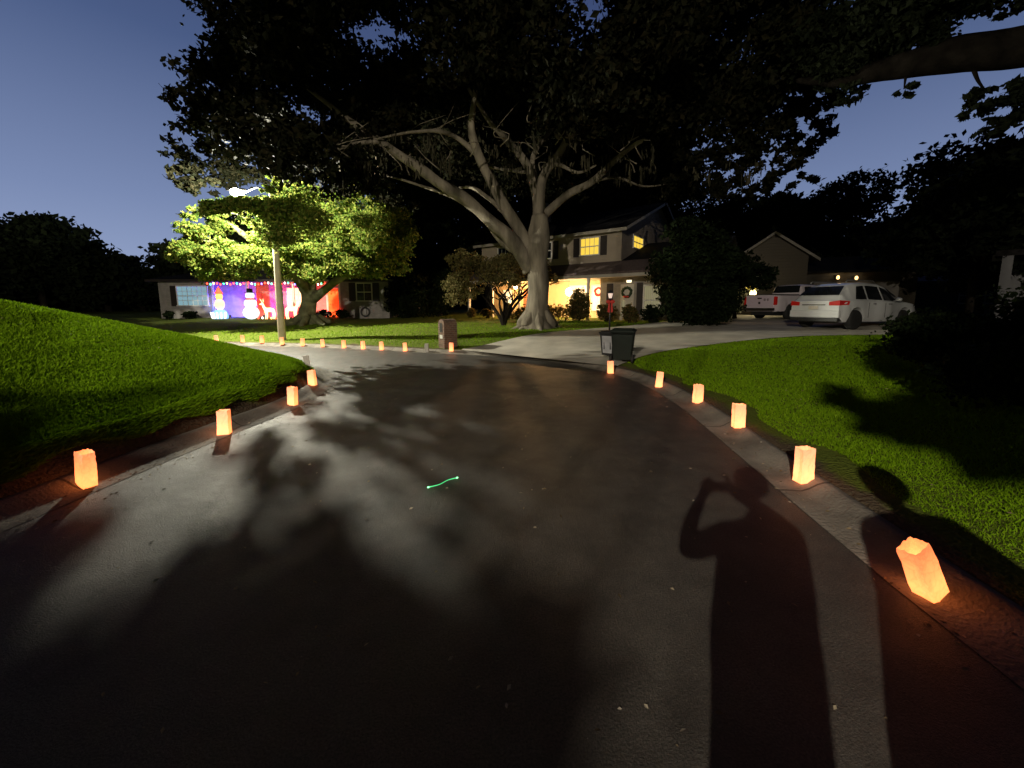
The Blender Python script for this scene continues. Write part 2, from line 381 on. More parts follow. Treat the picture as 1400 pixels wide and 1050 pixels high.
def seg_dist(px, py, poly, closed=False):
    a = poly if closed else poly[:-1]; b = np.roll(poly,-1,0) if closed else poly[1:]
    best = np.full(px.shape, 1e9)
    for (ax,ay),(bx,by) in zip(a,b):
        dx,dy = bx-ax,by-ay; L = dx*dx+dy*dy+1e-12
        t = np.clip(((px-ax)*dx+(py-ay)*dy)/L,0,1)
        best = np.minimum(best, np.hypot(px-ax-t*dx, py-ay-t*dy))
    return best
def inside(px, py, poly):
    ins = np.zeros(px.shape, bool); n = len(poly)
    for i in range(n):
        x1,y1 = poly[i]; x2,y2 = poly[(i+1)%n]
        if y1 == y2: continue
        c = ((y1>py)!=(y2>py)) & (px < (x2-x1)*(py-y1)/(y2-y1)+x1)
        ins ^= c
    return ins
def sdist(px, py):
    d = np.minimum(seg_dist(px,py,LEFT), seg_dist(px,py,RIGHT))
    ins = inside(px,py,ROAD)
    return np.where(ins, -d, d)
MOUND = np.vstack([LEFT, [(-70,-40)]])
def base_h(px, py, d):
    """ground height away from the road"""
    mound = inside(px,py,MOUND)
    dd = np.maximum(d-.35, 0)
    d2 = np.maximum(dd-.35,0); hm = .085 + np.where(dd<.35, dd*.75, .2625+np.where(d2<4.6, +.345*d2, 1.587+1.2*(1-np.exp(-np.maximum(d2-4.6,0)/3.2))))
    hr = .085 + .95*(1-np.exp(-dd/9.5)) + .0*px
    bumps = .03*np.sin(px*.9+1.3*np.sin(py*.5))*np.clip(dd,0,1)
    return np.where(mound, hm, hr)+bumps
def terrain_z(px, py):
    px = np.asarray(px,float); py = np.asarray(py,float)
    d = sdist(px,py); h = base_h(px,py,d)
    t = np.clip((d-.24)/(.35-.24),0,1)
    return np.where(d<.35, -.08+(.085+.08)*t, h)
def H(x, y): return float(terrain_z(np.array([x]), np.array([y]))[0])

def axis(vals):  # piecewise spacing
    out = []
    for a,b,s in vals: out += list(np.arange(a,b,s))
    out.append(vals[-1][1]); return np.array(out)
gx = np.concatenate([[-900,-500,-300,-180,-110,-75], axis([(-55,-26,1.2),(-26,-10,.3),(-10,9,.13),(9,26,.3),(26,60,1.5)]), [80,120,200,350,600,900]])
gy = np.concatenate([[-400,-150,-60], axis([(-30,-3,1.0),(-3,0,.3),(0,14,.13),(14,20,.2),(20,45,.5),(45,80,2)]), [110,160,250,450,900]])
GX, GY = np.meshgrid(gx, gy); fx, fy = GX.ravel(), GY.ravel()
gd = sdist(fx, fy); gz = terrain_z(fx, fy)
nx, ny = len(gx), len(gy)
idx = np.arange(nx*ny).reshape(ny,nx)
F = np.stack([idx[:-1,:-1].ravel(), idx[:-1,1:].ravel(), idx[1:,1:].ravel(), idx[1:,:-1].ravel()],1)
g = big_mesh('ground', np.stack([fx,fy,gz],1), F, M['lawn'], smooth=True); tag(g, kind='structure')
at = g.data.attributes.new('edge','FLOAT','POINT'); at.data.foreach_set('value', gd.astype(np.float32))

# road sheet: strips between the two edges
def resample(p, n):
    s = np.concatenate([[0], np.cumsum(np.hypot(*np.diff(p,axis=0).T))]); u = np.linspace(0,s[-1],n)
    return np.stack([np.interp(u,s,p[:,0]), np.interp(u,s,p[:,1])],1)
mb = MB(); mb.v = [(x,y,0.0) for x,y in ROAD]; mb.f = [tuple(range(len(ROAD)))]; mb.m=[0]; mb.sm=[False]
me = bpy.data.meshes.new('road'); me.from_pydata(mb.v, [], mb.f); me.materials.append(M['asphalt'])
import bmesh
bm = bmesh.new(); bm.from_mesh(me); bmesh.ops.triangulate(bm, faces=bm.faces[:]); bm.to_mesh(me); bm.free()
road = link('road', me); tag(road, kind='structure')
for p in road.data.polygons:
    if p.normal.z < 0: p.flip()

def offset(poly, d):
    t = np.gradient(poly, axis=0); t /= np.hypot(t[:,0],t[:,1])[:,None]
    return poly + np.stack([-t[:,1], t[:,0]],1)*d
def kerb(name, poly, side):
    prof = [(-.03,.004),(.02,.006),(.15,.0055),(.21,.03),(.27,.07),(.32,.09),(.37,.095),(.39,-.05)]
    rows = [offset(poly, side*a) for a,_ in prof]
    V = np.concatenate([np.column_stack([r_, np.full(len(r_), z)]) for r_,(a,z) in zip(rows,prof)])
    n = len(poly); F = []
    for k in range(len(prof)-1):
        for i in range(n-1): F.append((k*n+i,k*n+i+1,(k+1)*n+i+1,(k+1)*n+i))
    F = np.array(F)
    if side > 0: F = F[:, ::-1]
    o = big_mesh(name, V, F, M['kerb'], smooth=True); tag(o, kind='structure')
    al = np.concatenate([[0], np.cumsum(np.hypot(*np.diff(poly,axis=0).T))]); at_ = o.data.attributes.new('along','FLOAT','POINT'); at_.data.foreach_set('value', np.tile(al, len(prof)).astype(np.float32)); return o
Ld = resample(LEFT[LEFT[:,0]>-45], 500); Rd = resample(RIGHT[RIGHT[:,0]>-45], 600)
kerb('kerb', Ld, 1); kerb('kerb', Rd, -1)

# driveway
DA = smooth_poly([(-1.75,13.08),(-.6,14.1),(1.2,16.2),(3.6,17.6),(6.2,18.9),(9.2,21.2),(13,25),(17,28.5)])
DB = smooth_poly([(2.62,9.45),(3.2,10.0),(4.4,11.0),(6.4,11.9),(9.0,12.2),(12,12.1),(16,12.0),(24,12.5)])
a_, b_ = resample(DA, 70), resample(DB, 70); V=[]; nW=24
for i in range(70):
    for j in range(nW+1): V.append(a_[i]*(1-j/nW)+b_[i]*(j/nW))
V = np.array(V); zz = terrain_z(V[:,0],V[:,1]); dd = sdist(V[:,0],V[:,1]); zz = np.where(dd<.39, .075, zz)+.03
F = np.array([(i*(nW+1)+j,(i+1)*(nW+1)+j,(i+1)*(nW+1)+j+1,i*(nW+1)+j+1) for i in range(69) for j in range(nW)])
dv = big_mesh('driveway', np.column_stack([V,zz]), F[:, ::-1], M['drive'], smooth=True); tag(dv, kind='structure')
for p in list(dv.data.polygons)[:1]:
    if p.normal.z < 0: dv.data.flip_normals()
DRIVE = np.vstack([a_, b_[::-1]])

# ------------------------------------------------------------------ foliage tools
def leaves(centers, radii, n, size, mat_, name='crown', parent=None, shell=.55, droop=0.0, loc=None, flat=1.0, elong=1.7, clump=0, avoid=None):
    """many leaf-sized bent faces in overlapping lumps"""
    cs = np.array(centers, float); rs = np.array(radii, float)
    if rs.ndim == 1: rs = np.repeat(rs[:,None],3,1)
    vol = rs.prod(1)**(2/3); pr = vol/vol.sum()
    if clump:
        # leaf sprays: sub-clusters give the uneven light and dark lumps
        k = max(8, n//clump); ci = rng.choice(len(cs), k, p=pr)
        u = rng.normal(size=(k,3)); u /= np.linalg.norm(u,axis=1)[:,None]; rad = (shell+(1-shell)*rng.random(k))**.6
        sub = cs[ci]+u*rs[ci]*rad[:,None]
        si = rng.integers(0,k,n); pos = sub[si]+rng.normal(size=(n,3))*np.array([1,1,.55])*(rs[ci][si].mean(1)*.17)[:,None]
    else:
        ci = rng.choice(len(cs), n, p=pr)
        u = rng.normal(size=(n,3)); u /= np.linalg.norm(u,axis=1)[:,None]; rad = (shell+(1-shell)*rng.random(n))
        pos = cs[ci]+u*rs[ci]*rad[:,None]
    if avoid is not None:
        pos = pos[np.linalg.norm(pos-np.array(avoid[0]),axis=1) > avoid[1]]; n = len(pos)
    a = rng.normal(size=(n,3)); a[:,2] = a[:,2]*flat-droop; a /= np.linalg.norm(a,axis=1)[:,None]
    b = rng.normal(size=(n,3)); b -= a*(a*b).sum(1)[:,None]; b /= np.linalg.norm(b,axis=1)[:,None]
    c = np.cross(a,b); s = size*(.6+.8*rng.random(n))[:,None]
    v0 = pos-a*s*elong*.5; v2 = pos+a*s*elong*.5; v1 = pos+b*s*.5+c*s*.12; v3 = pos-b*s*.5+c*s*.12
    V = np.stack([v0,v1,v2,v3],1).reshape(-1,3); F = np.arange(4*n).reshape(n,4)
    if loc is not None: V = V-np.array(loc)
    return big_mesh(name, V, F, mat_, parent)
_th=R(7); _vc=418+526*math.tan(_th)
def at(u, v, Y):
    """world point seen at photo position (u, v) at the distance Y ahead"""
    a=(u-700)/526; b=-(v-_vc)/526; d=(a, math.cos(_th)+b*math.sin(_th), -math.sin(_th)+b*math.cos(_th)); t=Y/d[1]
    return Vector((t*a, Y, 1.6+t*d[2]))
def limb_path(pts, k=4):
    """smooth and roughen a list of (point, radius)"""
    P = [Vector(p) for p,_ in pts]; r = [q for _,q in pts]; out=[]; ro=[]
    for i in range(len(P)-1):
        p0=P[max(i-1,0)];p1=P[i];p2=P[i+1];p3=P[min(i+2,len(P)-1)]
        for j in range(k):
            t=j/k
            q=.5*((2*p1)+(p2-p0)*t+(2*p0-5*p1+4*p2-p3)*t*t+(3*p1-p0-3*p2+p3)*t**3)
            rr=r[i]*(1-t)+r[i+1]*t
            q=q+Vector((mnoise.noise(q*.8),mnoise.noise(q*.8+Vector((9,0,0))),mnoise.noise(q*.8+Vector((0,9,0)))))*min(rr*.35,.08)
            out.append(q); ro.append(rr)
    out.append(P[-1]); ro.append(r[-1]); return out, ro
def simple_tree(name, label, cat, base, height, spread, nleaf, size, lm, bm_, clumps=9, trunk_r=.25, low=.35, group=None, seed=0, squash=.8, clump=30, inner=True):
    rr = random.Random(seed); x,y = base; z = H(x,y)
    t = empty(name, (x,y,z-.05), 0, label, cat, group)
    tb = MB(); pts,ra = limb_path([((0,0,0),trunk_r*1.5),((0,0,.4),trunk_r),((rr.uniform(-.2,.2),rr.uniform(-.2,.2),height*low),trunk_r*.8),((rr.uniform(-.4,.4),rr.uniform(-.4,.4),height*.8),trunk_r*.3)])
    tb.tube(pts, ra, 10, wob=.3)
    cs=[]; rs=[]
    for i in range(clumps):
        a = 2*PI*(i/clumps)+rr.uniform(-.5,.5); f = rr.uniform(.15,.72); h = rr.uniform(low,.85)*height
        c = Vector((math.cos(a)*spread*f, math.sin(a)*spread*f, h)); cs.append(c); rs.append(spread*rr.uniform(.28,.5)*Vector((1,1,squash)))
        st = Vector((0,0,height*rr.uniform(low*.8,.6)))
        p2,r2 = limb_path([(st,trunk_r*.5),((st+c)/2+Vector((0,0,.1*spread)),trunk_r*.3),(c,trunk_r*.1)])
        tb.tube(p2, r2, 7, wob=.2)
    cs.append(Vector((0,0,height*.72))); rs.append(Vector((1,1,.9))*spread*.45)
    tb.build('trunk', bm_, t)
    leaves([tuple(c) for c in cs],[tuple(r_) for r_ in rs], nleaf, size, lm, 'crown', t, clump=clump)
    return t

# ------------------------------------------------------------------ great oak
def great_oak():
    bz = H(1.24,18.6)
    t = empty('oak_tree', (1.24,18.6,bz), 0, 'huge spreading oak with pale forked trunk and dark canopy in the front lawn', 'tree')
    o = Vector((1.24,18.6,bz)); b = MB()
    def L(pts, n=12, wob=.25, k=5):
        q = [(at(u,v,Y)-o, r*(.82 if r>.2 else .9)) for u,v,Y,r in pts]; p, r = limb_path(q, k); b.tube(p, r, n, wob=wob)
    tr = [((0,0,-.25),1.25),((0,0,.05),.85),((0,0,.3),.66),((0,0,.7),.54),((0,0,1.6),.48),((-.03,0,2.6),.475),((-.08,0,3.5),.52),((-.02,0,4.2),.50),((.05,.05,5.2),.40)]
    p, r = limb_path(tr, 5); b.tube(p, r, 28, wob=.22)
    for k in range(9):   # root flare
        a = 2*PI*k/9+.3*math.sin(k*5); q = Vector((math.cos(a),math.sin(a),0)); l = .9+.3*math.sin(k*3.1)
        p, r = limb_path([(q*.35+Vector((0,0,.75)),.22),(q*.75+Vector((0,0,.22)),.22),(q*l+Vector((0,0,-.02)),.15),(q*(l+.5)+Vector((0,0,-.16)),.06)],4); b.tube(p, r, 10, wob=.3)
    L([(724,372,18.6,.42),(706,338,18.4,.40),(680,310,18.2,.36),(650,284,17.9,.33),(620,262,17.6,.30),(585,238,17.2,.26),(545,212,16.8,.22),(505,184,16.3,.17),(466,156,15.7,.12),(420,120,15,.07)],14)
    L([(520,194,16.4,.11),(482,197,16,.085),(446,210,15.6,.06),(415,226,15.2,.03)],8)
    L([(728,350,18.6,.42),(705,308,18.5,.36),(684,270,18.2,.30),(664,232,17.9,.25),(650,200,17.5,.20),(645,168,17.1,.15),(650,120,16.5,.09)],14)
    L([(655,215,17.7,.14),(630,192,17.4,.11),(600,180,17,.09),(560,181,16.6,.06),(515,190,16.1,.035)],8)
    L([(735,345,18.6,.42),(735,295,18.8,.36),(732,255,19,.28),(716,218,18.7,.2),(692,190,18.4,.16),(668,164,18,.11),(640,120,17.5,.07)],14)
    L([(736,300,18.8,.28),(742,245,18.6,.25),(766,207,18.2,.21),(788,172,17.8,.17),(804,150,17.4,.13),(830,100,16.6,.08)],12)
    L([(735,262,18.9,.2),(728,225,19.3,.16),(737,198,19.6,.13),(757,172,20,.1),(765,120,20.5,.06)],10)
    L([(745,292,18.9,.24),(776,266,18.7,.20),(810,248,18.5,.17),(840,220,18.1,.14),(872,196,17.7,.11),(930,170,17,.07)],12)
    L([(812,247,18.5,.09),(845,243,18.8,.07),(880,255,19,.05),(920,250,19.2,.03)],8)
    L([(716,218,18.7,.1),(724,235,19.4,.1),(690,232,19.8,.08),(655,226,20.2,.06)],8)
    L([(655,290,17.9,.12),(622,270,18.4,.1),(582,256,18.6,.08),(540,243,18.8,.05),(505,236,19,.03)],8)
    L([(712,345,18.7,.3),(690,332,19.1,.24),(672,312,19.6,.16),(664,300,19.8,.06)],10)
    L([(742,230,18.6,.12),(762,225,18.3,.1),(790,236,18,.07),(815,226,17.8,.04)],8)
    L([(690,290,18.3,.14),(664,268,18.9,.11),(640,256,19.4,.08),(600,262,19.8,.04)],8)
    rr = random.Random(5)   # thin twigs off the outer limbs
    for k in range(46):
        u = rr.uniform(440,900); v = rr.uniform(165,240); Y = rr.uniform(15.5,19.5)
        L([(u,v,Y,.035),(u+rr.uniform(-25,25),v-rr.uniform(5,25),Y+rr.uniform(-.6,.6),.022),(u+rr.uniform(-50,50),v-rr.uniform(10,50),Y+rr.uniform(-1,1),.008)],5,0,3)
    b.build('trunk', M['bark'], t)
    cs=[]; rs=[]
    def ell(u,v,Y,r,sq=.62): cs.append(tuple(at(u,v,Y)-o)); rs.append((r,r,r*sq))
    # left edge lobes of the canopy (seen against the dusk sky)
    for u,v,Y,r in [(318,10,17,1.6),(300,60,17,1.1),(345,60,17,1.7),(288,118,17,1.35),(330,110,16.5,1.6),(262,142,16.6,.8),(300,170,16,1.5),(268,208,16.5,1.15),(320,215,16,1.6),(285,238,17,.9),(255,250,17.5,.6),(350,160,15.5,1.8),(370,220,16,1.4),(380,90,15,2),(330,-40,16,2),(350,235,17.4,.9),(250,232,17,.6)]: ell(u,v,Y,r)
    for i in range(175):    # mass of the crown, high over road and lawn
        u = rr.uniform(340,1115); lo = np.interp(u,[340,460,560,700,860,960,1115],[215,185,160,135,165,180,135])
        v = rr.uniform(-190, lo); Y = rr.uniform(12.5,22)
        ell(u,v,Y,rr.uniform(1.2,2.0),.6)
    for u,v,Y,r in [(262,240,20,.8),(290,232,20.5,1.2),(330,228,20.5,1.2),(245,212,20,.7),(370,240,20,1.1),(305,258,21,.7),(410,240,20,1.1)]: ell(u,v,Y,r)
    for i in range(75):
        u=rr.uniform(470,960); ell(u,rr.uniform(90,np.interp(u,[470,600,740,960],[250,265,250,235])),rr.uniform(21.5,25),rr.uniform(1.3,2.0),.65)
    for u,v,Y,r in [(1120,140,15,.8),(1112,180,15.5,.8),(1090,215,16,.8),(1050,242,17,.9),(1000,258,17,.9),(1098,248,17,.55),(1128,100,15,.9)]: ell(u,v,Y,r)
    for i in range(18): ell(rr.uniform(745,935),rr.uniform(222,260),rr.uniform(21,24),rr.uniform(1.0,1.5),.6)
    for u,v,Y,r in [(1100,60,15,1.4),(1120,100,15,1),(1085,130,15.5,1.1),(1095,165,16,.8),(1060,170,16,1.1),(1030,190,16,1.1),(1080,205,16.5,.6),(1000,215,17,1.1),(960,220,17,1),(1045,225,17,.7),(905,200,17.5,.9),(985,250,17.5,.6),(930,245,18,.7),(1030,262,18,.5),(840,165,18,.9),(1150,50,15,1.3),(1190,70,14.5,1.1),(1230,40,14,1.3)]: ell(u,v,Y,r)
    for u,v,Y,r in [(440,245,16.3,1.1),(480,250,17,1.1),(520,250,18,1),(400,240,16,.9),(545,270,19,.9),(455,215,16,1.2),(500,215,17,1.1),(560,215,18,.9)]: ell(u,v,Y,r)
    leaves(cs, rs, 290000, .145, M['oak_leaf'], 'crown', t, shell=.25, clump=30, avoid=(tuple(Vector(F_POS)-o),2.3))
    # hanging moss
    mV=[]; 
    for k in range(150):
        u = rr.choice([rr.uniform(450,600), rr.uniform(600,900), rr.uniform(840,1060)]); v = rr.uniform(180,245); Y = rr.uniform(15.5,19)
        p = at(u,v,Y)-o; l = rr.uniform(.15,1.2)*rr.random()+.15
        for q in range(7):
            a = p+Vector((rr.gauss(0,.10),rr.gauss(0,.10),rr.uniform(-.1,.1))); ww=rr.uniform(.01,.035); h=l*rr.uniform(.4,1)
            dx=Vector((ww*math.cos(q),ww*math.sin(q),0))
            mV += [a-dx, a+dx, a+dx*.6+Vector((rr.gauss(0,.03),0,-h*.6)), a-dx*.3+Vector((rr.gauss(0,.04),0,-h))]
    V=np.array([tuple(v) for v in mV]); big_mesh('hanging_moss', V, np.arange(len(V)).reshape(-1,4), M['moss'], t)
great_oak()

# ------------------------------------------------------------------ green tree by the far street lamp
def lit_tree():
    x,y = -11.7,22.3; z=H(x,y); o=Vector((x,y,z))
    t = empty('broadleaf_tree',(x,y,z),0,'leafy green tree lit bright by the street lamp in front of the decorated house','tree')
    b=MB()
    def L(pts, n=10, wob=.35): 
        p,r=limb_path([(at(u,v,Y)-o,r) for u,v,Y,r in pts],4); b.tube(p,r,n,wob=wob)
    p,r=limb_path([((0,0,-.2),.9),((0,0,.15),.62),((0,0,.6),.47),((.1,0,1.3),.40),((.05,0,2.0),.38),((.0,0,3.0),.3)],4); b.tube(p,r,18,wob=.5)
    for k in range(8):
        a=2*PI*k/8+.2; q=Vector((math.cos(a),math.sin(a),0)); p,r=limb_path([(q*.4+Vector((0,0,.45)),.2),(q*.95+Vector((0,0,.1)),.2),(q*1.6+Vector((0,0,-.08)),.08)],3); b.tube(p,r,8,wob=.4)
    L([(428,408,22.3,.3),(442,396,21.8,.24),(460,385,21.3,.18),(478,372,21,.12),(505,350,20.5,.06)])
    L([(422,402,22.3,.34),(410,385,21.6,.28),(385,360,20.8,.2),(350,335,19.8,.14),(310,305,19,.09),(262,292,18.4,.05)])
    L([(405,380,21.5,.16),(375,372,20.8,.12),(340,362,20,.08),(290,350,19,.05)])
    L([(424,400,22.3,.3),(430,370,22.3,.26),(445,330,21.8,.2),(470,290,21,.12),(500,260,20.5,.06)])
    L([(424,390,22.3,.2),(415,350,21.5,.16),(395,310,20.5,.12),(390,275,19.8,.06)])
    L([(330,322,19.4,.06),(312,306,19,.05),(296,303,18.7,.04),(268,290,18.2,.03),(255,296,18,.02),(240,292,17.8,.01)],6)
    L([(320,330,19.4,.06),(285,330,18.8,.045),(250,322,18.2,.025)],6)
    L([(345,306,19.2,.05),(322,292,18.8,.04),(300,292,18.4,.03),(280,282,18,.022),(258,286,17.6,.01)],6)
    b.build('trunk', M['bark_pale'], t)
    cs=[];rs=[]
    for u,v,Y,r in [(262,292,17.9,.4),(285,288,18.2,.4),(300,296,18.6,.45),(248,335,17.7,.4),(262,345,18,.75),(290,368,18.4,.85),(270,318,18,.5),(252,312,17.6,.4),(305,345,18,.8),(330,365,18.6,.8),(350,350,18,.85),(360,318,18.2,.8),(375,290,18.4,.8),(385,365,19,.8),(400,340,19.2,.9),(392,308,19.4,.7),(430,310,19.6,1.0),(420,280,19.8,.9),(455,280,19.6,1.0),(470,320,19.6,1.1),(440,350,19.8,1.0),(430,370,19.5,.8),(475,360,20,1.0),(505,330,20,1.1),(515,365,21,.9),(500,290,20,1.1),(540,340,21.5,.9),(535,300,21.5,1.1),(470,255,20,.9),(545,365,22,.6),(374,258,14.2,.24),(377,280,14.2,.22),(356,262,14.4,.16),(372,242,14.4,.25),(405,262,19.5,.7),(300,310,19,.6),(240,350,17.8,.35),(555,320,22,.7)]:
        cs.append(tuple(at(u,v,Y)-o)); rs.append((r,r,r*.75))
    Lp=Vector(F_POS)
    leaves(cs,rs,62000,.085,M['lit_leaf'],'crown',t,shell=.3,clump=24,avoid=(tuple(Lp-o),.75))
    # bough clumps added past the lamp, placed to shade road, lawn and house
    cs=[];rs=[]
    for c,r in [((-8.40,14.3,4.75),.76),((-7.9,14.9,5.4),.8),((-8.0,13.6,3.95),.6),((-7.2,14.4,4.6),.7)]:
        cs.append(tuple(Vector(c)-o)); rs.append((r,r,r*.8))
    row=[(x_,3.3,4,.31,.255) for x_ in (-6.2,-5.8,-5.4,-5.0,-4.6,-4.2,-3.8,-3.4)]+[(x_,2.9,4,.30,.26) for x_ in (-3.0,-2.6,-2.2,-1.8,-1.4,-1.0,-.6)]+[(-.2,3.2,4,.3,.22)]
    for gx_,gy_,dist,r_,up in row+[(.6,3.6,3.8,.4,.15),(1.6,3.8,3.7,.45,.1),(2.6,4.2,3.6,.42,.05),(3.6,5.2,3.6,.38,0),(4.6,6.0,3.6,.4,0),(1.0,5.6,3.7,.35,-.05),(2.4,6.6,3.7,.3,-.05),(4.2,3.4,3.6,.45,0),(5.4,4.6,3.6,.45,0),(6.4,3.2,3.6,.5,0),(7.6,5.2,3.6,.5,0),(6.0,6.6,3.6,.3,.05),(8.6,7.0,3.6,.35,.05)]:
        p_=Lp+(Vector((gx_,gy_,0))-Lp).normalized()*dist+Vector((0,0,up)); cs.append(tuple(p_-o)); rs.append((r_,r_,r_*.75))
    for tg,dist,r_ in [((1.2,18.6,3.8),4.6,.55),((-.4,20.4,2.9),5.2,.7),((-3,27,4.5),6,.8),((3.2,25,4.6),5.6,.75),((5.5,23.4,4.9),5.4,.65),((2.5,25,2.6),5.6,.6),((8,21.5,3),5,.5)]:
        p_=Lp+(Vector(tg)-Lp).normalized()*dist; cs.append(tuple(p_-o)); rs.append((r_,r_,r_*.7))
    leaves(cs,rs,29000,.066,M['lit_leaf'],'shading_boughs',t,shell=.1,clump=5)
    cs=[];rs=[]
    for gx_,gy_,dist,r_ in [(-2.5,4.3,4.2,.26),(-2.3,5.3,4.2,.28),(-2.7,6.3,4,.26),(-2.2,7.4,4,.3),(-2.1,3.6,4.2,.25),(-1.6,8.2,3.8,.3),(-2.9,5.0,4.4,.18),(-3.0,7.2,4,.16),(.2,9.2,3.8,.3),(1.6,9.6,3.8,.25),(-1.0,9.0,3.9,.25)]:
        p_=Lp+(Vector((gx_,gy_,0))-Lp).normalized()*dist; cs.append(tuple(p_-o)); rs.append((r_,r_,r_*.6))
    leaves(cs,rs,420,.06,M['lit_leaf'],'shading_sprays',t,shell=.1,clump=7)  # sparse sprays added on the lamp's rays to dapple the road
lit_tree()

# ------------------------------------------------------------------ small round ornamental tree, hedge, bushes
def ornamental():
    x,y=-.45,20.4; z=H(x,y); o=Vector((x,y,z))
    t=empty('ornamental_tree',(x,y,z),0,'small rounded tree with twisting stems left of the big oak trunk','tree')
    b=MB(); rr=random.Random(3)
    for k in range(11):
        a=rr.uniform(0,2*PI); p=[Vector((0,0,-.05)),Vector((math.cos(a)*.25,math.sin(a)*.2,.5)),Vector((math.cos(a)*.9,math.sin(a)*.7,1.3)),Vector((math.cos(a+.4)*1.5,math.sin(a+.4)*1.1,2.0)),Vector((math.cos(a)*1.9,math.sin(a)*1.3,2.7))]
        q,r=limb_path(list(zip(p,[.10,.075,.055,.035,.012])),4); b.tube(q,r,6,wob=.3)
        for m_ in range(4):
            s=p[2+m_%2]; e=s+Vector((rr.uniform(-.9,.9),rr.uniform(-.6,.6),rr.uniform(.1,.9))); q,r=limb_path([(s,.03),((s+e)/2+Vector((0,0,.1)),.02),(e,.007)],3); b.tube(q,r,5)
    b.build('trunk',M['bark_dark'],t)
    cs=[];rs=[]
    for k in range(26):
        u=rr.uniform(620,716); v=rr.uniform(352,412) if u<650 else rr.uniform(350,388); Yy=rr.uniform(19.3,21.3)
        cs.append(tuple(at(u,v,Yy)-o)); r_=rr.uniform(.4,.65); rs.append((r_,r_,r_*.8))
    for u,v in [(745,372),(755,380),(740,362),(612,388),(618,395)]: cs.append(tuple(at(u,v,20.5)-o)); rs.append((.45,.45,.35))
    leaves(cs,rs,15000,.07,M['gold_leaf'],'crown',t,shell=.2,clump=16)
ornamental()
def bush(name,label,cat,cx,cy,rx,ry,h,n,size,m,group=None,lumps=8,seed=1,rz=0,leafclump=14):
    z=H(cx,cy); t=empty(name,(cx,cy,z),rz,label,cat,group); rr=random.Random(seed)
    cs=[];rs=[]
    for k in range(lumps):
        a=rr.uniform(0,2*PI);f=rr.uniform(0,.65); cs.append((math.cos(a)*rx*f,math.sin(a)*ry*f,h*rr.uniform(.35,.65))); q=rr.uniform(.38,.6); rs.append((rx*q,ry*q,h*.42))
    b=MB()
    for k in range(7):
        c=cs[k%len(cs)]; q,r=limb_path([((c[0]*.15,c[1]*.15,-.05),.03*h**.5+.01),((c[0]*.6,c[1]*.6,h*.3),.02),(c,.008)],3); b.tube(q,r,5)
    b.build('stem',M['bark_dark'],t)
    leaves(cs,rs,n,size,m,'foliage',t,shell=.3,clump=leafclump)
    return t

# ------------------------------------------------------------------ windows
def window(par, x0,x1,z0,z1,y=0, pane=None, cols=2, rows=2, name='window', fm=None, side='front', depth=.05):
    """frame with glazing bars (one mesh) and a pane (sub-part), in the facade plane y, looking towards -y"""
    fm = fm or M['white_paint']; b=MB(); fr=.07
    b.box(x0-fr,x1+fr,y-depth,y+.01,z1,z1+fr); b.box(x0-fr-.03,x1+fr+.03,y-depth-.04,y+.01,z0-fr,z0)
    b.box(x0-fr,x0,y-depth,y+.01,z0,z1); b.box(x1,x1+fr,y-depth,y+.01,z0,z1)
    for i in range(1,cols): xx=x0+(x1-x0)*i/cols; b.box(xx-.014,xx+.014,y-depth+.02,y+.008,z0+.001,z1-.001)
    for i in range(1,rows):
        zz=z0+(z1-z0)*i/rows; hh=.03 if (rows%2==0 and i==rows//2) else .014
        b.box(x0+.001,x1-.001,y-depth+.016,y+.006,zz-hh,zz+hh)
    w_=b.build(name,fm,par)
    p=MB(); p.box(x0+.002,x1-.002,y-.012,y+.004,z0+.002,z1-.002); p.build('pane',pane or M['glass_dark'],w_)
    return w_
def shutter(par,x0,x1,z0,z1,y=0):
    b=MB(); b.box(x0,x1,y-.04,y-.002,z0,z1)
    n=max(4,int((z1-z0)/.09))
    for i in range(n):
        zz=z0+.04+(z1-z0-.08)*i/n; b.box(x0+.04,x1-.04,y-.052,y-.036,zz,zz+.05)
    return b.build('shutter',M['shutter'],par)

